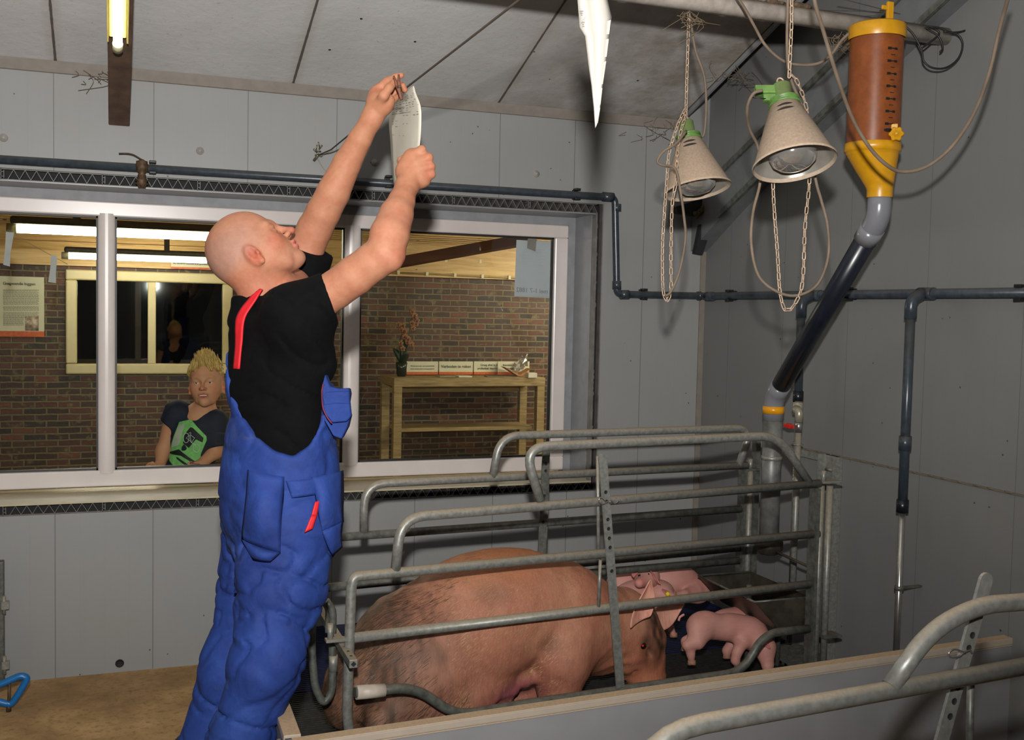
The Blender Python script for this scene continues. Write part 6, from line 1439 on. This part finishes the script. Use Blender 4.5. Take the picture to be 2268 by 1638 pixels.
# teats row and belly fold
for (x, y, dx, dy) in ((1163, 1497, 3, 18), (1122, 1525, 8, 24), (1102, 1545, 3, 16), (1072, 1552, -4, 14), (1045, 1556, -6, 12)):
    p = Q(x, y, -.13); sp += [ell(p, (.040, .030, .030), None, .02), rc(p, Q(x+dx, y+dy, -.14), .017, .0075, .008)]
sp += [ell(B_(1.12, .27, -.10), (.13, .11, .075), None, .03)]
sp += [(lambda p: -(p[:, 2]-ZP_-.002), .02, '&')]
PK = C3('#a56c55'); PK2 = C3('#94584b'); PKL = C3('#ba866c'); DK = C3('#33251d'); ORG = C3('#b8703e')
def sow_col(V):
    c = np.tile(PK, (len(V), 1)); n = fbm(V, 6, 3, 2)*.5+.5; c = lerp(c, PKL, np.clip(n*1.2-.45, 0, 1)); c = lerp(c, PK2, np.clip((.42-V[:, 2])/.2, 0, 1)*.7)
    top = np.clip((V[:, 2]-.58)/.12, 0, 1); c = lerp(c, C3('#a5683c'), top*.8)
    # bristly dark rump, streaked along the hair
    st = np.clip(vnoise(V*A_([60, 40, 9]), 1.0, 8)*.8+.35+.4*fbm(V, 9, 2, 4), 0, 1); rump = np.clip((1.14-V[:, 0]-.25*(V[:, 2]-.3))/.30, 0, 1)
    c = lerp(c, C3('#80604a'), rump*.8); c = lerp(c, DK, rump*st*.85)
    for p, r, s_ in ((Q(865, 1375, -.15), (.10, .3, .07), .7), (Q(925, 1450, -.2), (.12, .2, .05), .55), (Q(1095, 1320, -.2), (.09, .2, .05), .45), (Q(1215, 1425, -.2), (.05, .2, .05), .45)):
        c = lerp(c, C3('#5f463a'), blob(V, p, r, .8)*s_)
    L = HS.inv(V)
    hd = (V[:, 0] > 1.45).astype(float); c = lerp(c, C3('#b3704a'), hd*np.clip((L[:, 0]+.02)/.1, 0, 1)*.5)
    ns = np.clip(.6+.7*fbm(V, 26, 2, 6), 0, 1)
    fn = np.clip(.75+.6*vnoise(V*A_([1, 1, .5]), 60, 6), 0, 1)
    c = lerp(c, C3('#4a3226'), blob(L, (.085, -.09, .01), (.085, .06, .065), .7)*.9*fn*hd)
    c = lerp(c, DK, blob(L, (.03, -.07, .07), (.13, .085, .065), .5)*.97*fn*hd); c = lerp(c, DK, blob(L, (-.04, -.05, .09), (.07, .07, .05), .7)*.9*fn*hd)
    c = lerp(c, C3('#a8906f'), blob(L, (.09, -.01, .07), (.13, .045, .06), .6)*.85*hd); c = lerp(c, DK, blob(L, (.0, .02, .10), (.06, .06, .05), .5)*.85*fn*hd); c = lerp(c, C3('#3a2a22'), blob(V, snap(P(1425, 1428, Y=3.24), sp, 0)[0]+A_((.012, 0, .01)), (.038, .05, .040), .8)*.8*hd)
    c = lerp(c, C3('#c8786c'), blob(L, (.10, -.10, -.06), (.06, .05, .05), .8)*.5*hd)
    c = lerp(c, C3('#c08a78'), blob(L, (.245, 0, -.05), (.03, .06, .05), .6)*.8*hd)
    ud = blob(V, Q(1095, 1535, -.14), (.20, .10, .075), .6); c = lerp(c, C3('#9a5060'), ud*.8)
    return c
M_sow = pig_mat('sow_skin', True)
allp = np.array([Q(715, 1640, -.3), Q(1500, 1200, .3)])
A0_, A1_ = A_([.50, YS-.34, ZP_-.01]), A_([2.02, YS+.34, .80])
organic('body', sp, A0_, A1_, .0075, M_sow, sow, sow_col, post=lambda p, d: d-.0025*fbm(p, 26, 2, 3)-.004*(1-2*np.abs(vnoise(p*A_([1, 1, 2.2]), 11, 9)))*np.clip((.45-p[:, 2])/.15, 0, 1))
def ear(base0, base1, tip, nrm_, parent, m, colf, curl=.02, nm='ear'):
    """leaf-shaped cupped ear from a base line to a tip"""
    base0, base1, tip = A_(base0), A_(base1), A_(tip); G = []
    for i in range(11):
        t_ = i/10; w_ = (1-t_**1.8); w2 = w_*(1+.3*math.sin(math.pi*min(1, t_*1.15))); c_ = (base0+base1)/2*(1-t_)+tip*t_; hv = (base1-base0)/2
        G.append([c_+hv*w2*(j/4-1)+A_(nrm_)*curl*((j/4-1)**2)*(1-t_*.4)-A_(nrm_)*.01*math.sin(math.pi*t_) for j in range(9)])
    b = MB(); b.grid(G); me = b.mesh(nm); V = np.array([v.co for v in me.vertices]); c = colf(V)
    ca = me.color_attributes.new('Col', 'FLOAT_COLOR', 'POINT'); ca.data.foreach_set('color', np.concatenate([c, np.ones((len(c), 1))], 1).astype(np.float32).ravel())
    o = link(nm, me, m, parent); md = o.modifiers.new('s', 'SOLIDIFY'); md.thickness = .006; md.offset = 0; o.modifiers.new('u', 'SUBSURF').levels = 1; o.modifiers['u'].render_levels = 1; return o
earc = lambda V: lerp(np.tile(C3('#c98a76'), (len(V), 1)), C3('#d8a08c'), np.clip(fbm(V, 30, 2)*.5+.5, 0, 1))
e1_ = ear(Q(1394, 1390, -.16), Q(1440, 1362, -.16), Q(1441, 1279, -.17), -FW, sow, M_sow, earc, .022)
e2_ = ear(Q(1446, 1350, -.02), Q(1466, 1395, -.02), Q(1517, 1336, .0), -FW, sow, M_sow, earc, .012)
c_ = Q(1417, 1334, -.215); MB().lathe([(0, .004), (.010, .004), (.012, 0), (.010, -.002)], c_, (0, -1, 0), 16).build('ear_tag', simple('yellow_tag', '#d8c020', .4), sow, 'yellow ear tag')
ce = h(.078, -.090, .038); ce = Q(1424, 1432, -.30); ce = snap(P(1425, 1430, Y=3.24), sp, -.001)[0]
me_ = MB().ball(ce, .0125, 10).build('eye', simple('pig_eye', '#1a0f0d', .15), sow)
MB().ball(ce+nrm(CAM-ce)*.0095, .0042, 8).build('eye_glint', simple('painted_red_glint', '#e01a18', .2), me_, 'painted red glint in the eye')  # flash glint in the eye put in as a small red ball
# bristles: short real hairs over back and rump
def bristles(prims, n, box, m, parent, L0=.028, seed=3, dirn=(-.75, 0, -.55), nm='bristles', r=.0006, cond=None):
    rg_ = np.random.default_rng(seed); p = rg_.uniform(box[0], box[1], (n*6, 3)); d = ev(prims, p); p = p[np.abs(d) < .03][:n]; p = snap(p, prims, 0, 6)
    e = .003; g = np.stack([ev(prims, p+e*v)-ev(prims, p-e*v) for v in np.eye(3)], 1); g /= np.linalg.norm(g, axis=1)[:, None]
    keep = (g @ A_((0, -1, .25)) > -.1) & (p[:, 2] > ZP_+.03)
    if cond is not None: keep &= cond(p)
    p, g = p[keep], g[keep]; dd = A_(dirn)-g*(g @ A_(dirn))[:, None]; dd /= np.maximum(np.linalg.norm(dd, axis=1), .05)[:, None]
    dd = dd+rg_.normal(0, .12, dd.shape); L = rg_.uniform(.6, 1.2, len(p))[:, None]*L0; s_ = np.cross(dd, g); s_ /= np.maximum(np.linalg.norm(s_, axis=1), .05)[:, None]
    a = p-g*.001; t1_ = p+dd*L*.6+g*L*.16; t2_ = p+dd*L+g*L*.22; V = np.stack([a-s_*r, a+s_*r, t1_+s_*r*.8, t1_-s_*r*.8, t2_], 1).reshape(-1, 3)
    F = []; 
    for i in range(len(p)): k = i*5; F += [(k, k+1, k+2, k+3), (k+3, k+2, k+4)]
    me = bpy.data.meshes.new(nm); me.from_pydata(V.tolist(), [], F); me.update(); o = link(nm, me, m, parent); o['kind'] = 'stuff'; return o
M_hd = simple('dark_bristle', '#4a3a2c', .5, var=.3, scale=200); M_hl = simple('pale_bristle', '#c8a074', .5, var=.2, scale=200)
bristles(sp, 15000, (A0_, A_([1.15, YS, .78])), M_hd, sow, .034, 3, cond=lambda p: np.clip((1.10-p[:, 0])/.45, 0, 1)**1.5+.3*fbm(p*A_([1, 1, .5]), 9, 2, 3) > np.random.default_rng(9).uniform(.1, 1.1, len(p)), nm='dark_bristles', r=.0005)
bristles(sp, 15000, (A0_, A_([1.72, YS, .78])), M_hl, sow, .018, 5, nm='pale_bristles', r=.00035, cond=lambda p: p[:, 0] > 1.0)

PG = C3('#c08c80'); PGD = C3('#b8776e')
M_pg = pig_mat('piglet_skin'); M_hoof = simple('hoof', '#8f6a4c', .5)
def piglet(label, pts, loc, extra=None, eyes=()):
    """pts: dict of body points; one skin, ears, tail and trotters as parts"""
    e = empty('piglet', loc, label, 'pig', 'piglets in the pen'); pr = []
    pr += pts['body']
    for lg in pts['legs']: pr += chain([A_(q) for q in lg[0]], lg[1], .02)
    allq = A_([q for q in pts['box']]); lo_, hi_ = allq.min(0)-.09, allq.max(0)+.09; lo_[2] = max(lo_[2], ZP_-.02)
    def cf_(V):
        c = np.tile(PG, (len(V), 1)); n = fbm(V, 14, 3, 4)*.5+.5; c = lerp(c, PGD, np.clip(n*.9-.1, 0, 1)*.6)
        for lg in pts['legs']: c = lerp(c, C3('#a8806a'), blob(V, lg[0][-1], (.028,)*3, .7)*.8)
        for s_ in pts.get('snout', []): c = lerp(c, C3('#c47a72'), blob(V, s_, (.03,)*3, .7)*.8)
        return c
    organic('body', pr, lo_, hi_, .0042, M_pg, e, cf_)
    for er in pts.get('ears', []): ear(*er, e, M_pg, lambda V: np.tile(C3('#b9706a'), (len(V), 1)), .008)
    for ey in eyes: MB().ball(ey, .0055, 8).build('eye', MATS['pig_eye'], e)
    if 'tail' in pts: MB().tube(spline([A_(q) for q in pts['tail']], 4), [.0045]*(4*(len(pts['tail'])-1)+1), 8).build('tail', M_pg if 0 else simple('tail_pink'+str(len(MATS)), '#c98a80', .6), e)
    for lg in pts['legs']:
        if len(lg) > 2: continue
        f_ = A_(lg[0][-1]); 
        for s_ in (-1, 1): MB().lathe([(.0, .012), (.0075, .010), (.0095, -.006), (.0, -.010)], f_+RT*.007*s_+A_([0, 0, -.002]), (0, 0, 1), 10).build('trotter', M_hoof, e)
    if extra: extra(e)
    return e
def G_(x, y, Y_): return P(x, y, Y=Y_)
# standing piglet, nearest
y1 = 3.40; b1 = [ell(G_(1560, 1384, y1), (.072, .052, .054), None, .05), ell(G_(1612, 1388, y1), (.09, .054, .052), None, .03), ell(G_(1657, 1400, y1-.02), (.068, .052, .060), None, .03), rc(G_(1670, 1405, y1-.03), G_(1693, 1432, y1-.07), .050, .042, .03), rc(G_(1693, 1435, y1-.08), G_(1700, 1470, y1-.10), .038, .024, .02), rc(G_(1700, 1472, y1-.10), G_(1700, 1478, y1-.105), .019, .018, .01), ell(G_(1548, 1400, y1-.03), (.042, .032, .048), None, .03)]
piglet('pink piglet standing nearest, head behind the bent bottom rail', dict(body=b1, legs=[([G_(1542, 1420, y1-.04), G_(1522, 1428, y1-.04), G_(1530, 1448, y1-.04), (G_(1532, 1466, y1-.04))], [.032, .015, .0115, .011]), ([G_(1645, 1420, y1-.05), G_(1632, 1445, y1-.05), G_(1628, 1462, y1-.05), G_(1635, 1472, y1-.05)], [.028, .0155, .012, .0115]), ([G_(1625, 1420, y1+.04), G_(1610, 1440, y1+.04), G_(1610, 1452, y1+.04)], [.026, .014, .012]), ([G_(1535, 1415, y1+.03), G_(1520, 1420, y1+.03), G_(1518, 1435, y1+.03)], [.028, .016, .012])], box=[G_(1515, 1340, y1-.1), G_(1710, 1480, y1+.1), G_(1510, 1480, y1)], tail=[G_(1515, 1360, y1), G_(1506, 1366, y1), G_(1503, 1374, y1)], ears=[(G_(1680, 1418, y1-.10), G_(1690, 1408, y1-.10), G_(1706, 1436, y1-.13), -FW)], snout=[G_(1700, 1478, y1-.1)]), G_(1600, 1470, y1))
# one beside it, mostly hidden by the trough
y2 = 3.50; piglet('piglet pushing under the slanting trough side, behind the standing one', dict(body=[ell(G_(1616, 1375, y2), (.09, .05, .05), None, .03), rc(G_(1640, 1375, y2), G_(1672, 1395, y2-.02), .050, .044, .03), rc(G_(1672, 1395, y2-.02), G_(1690, 1425, y2-.06), .040, .030, .02)], legs=[([G_(1670, 1410, y2-.05), G_(1693, 1440, y2-.08), G_(1692, 1455, y2-.10)], [.022, .014, .012]), ([G_(1690, 1410, y2-.02), G_(1700, 1435, y2-.04), G_(1699, 1452, y2-.06)], [.022, .014, .012])], box=[G_(1570, 1345, y2), G_(1715, 1460, y2-.1), G_(1600, 1450, y2+.05)], ears=[(G_(1665, 1385, y2-.06), G_(1678, 1380, y2-.06), G_(1692, 1392, y2-.08), -FW)]), G_(1650, 1440, y2))
# the heap behind the sow's head
y3 = 3.80; ex3 = lambda e: None
piglet('piglet lying on top of the heap, head turned to the camera with curled ears', dict(body=[ell(G_(1500, 1285, y3), (.095, .065, .062), None, .04), ell(G_(1470, 1285, y3), (.07, .055, .055), None, .04), ell(G_(1535, 1305, y3), (.062, .055, .055), None, .03), ell(G_(1433, 1277, y3-.08), (.052, .05, .048), None, .02), rc(G_(1428, 1284, y3-.11), G_(1416, 1291, y3-.145), .030, .019, .02), ell(G_(1550, 1310, y3-.04), (.045, .035, .045), None, .03)],
       legs=[([G_(1540, 1308, y3-.06), G_(1515, 1316, y3-.10), G_(1490, 1316, y3-.12)], [.028, .016, .012])], box=[G_(1400, 1250, y3-.17), G_(1570, 1330, y3+.05)], ears=[(G_(1404, 1278, y3-.14), G_(1420, 1262, y3-.14), G_(1401, 1256, y3-.14), -FW), (G_(1440, 1262, y3-.15), G_(1452, 1284, y3-.15), G_(1463, 1294, y3-.15), -FW)], snout=[G_(1420, 1288, y3-.15)]), G_(1490, 1330, y3), eyes=[G_(1416, 1274, y3-.118), G_(1436, 1272, y3-.124)])
y4 = 3.74; piglet('piglet lying farthest left in the heap, only its pale back showing', dict(body=[ell(G_(1392, 1288, y4+.10), (.085, .06, .055), None, .04), ell(G_(1372, 1295, y4+.10), (.05, .05, .05), None, .03)], legs=[], box=[G_(1345, 1260, y4), G_(1440, 1330, y4+.15)]), G_(1385, 1320, y4+.1))
def tag4(e): MB().lathe([(0, .004), (.008, .004), (.0095, 0), (.008, -.002)], G_(1479, 1315, y4-.10), nrm(CAM-G_(1479, 1315, y4)), 14).build('ear_tag', MATS['yellow_tag'], e, 'yellow ear tag')
piglet('piglet lying lowest in the heap, yellow tag in its ear', dict(body=[ell(G_(1420, 1310, y4), (.115, .06, .050), None, .04), ell(G_(1462, 1312, y4-.02), (.06, .05, .048), None, .03), rc(G_(1470, 1316, y4-.05), G_(1492, 1328, y4-.09), .032, .022, .02)], legs=[([G_(1455, 1335, y4-.04), G_(1482, 1385, y4-.04), G_(1492, 1405, y4-.05)], [.028, .015, .012]), ([G_(1440, 1335, y4), G_(1470, 1385, y4+.02), G_(1480, 1400, y4+.01)], [.028, .015, .012])], box=[G_(1370, 1280, y4-.1), G_(1510, 1412, y4+.06)], ears=[(G_(1466, 1302, y4-.08), G_(1488, 1312, y4-.08), G_(1482, 1322, y4-.10), -FW)]), G_(1440, 1350, y4), extra=tag4)
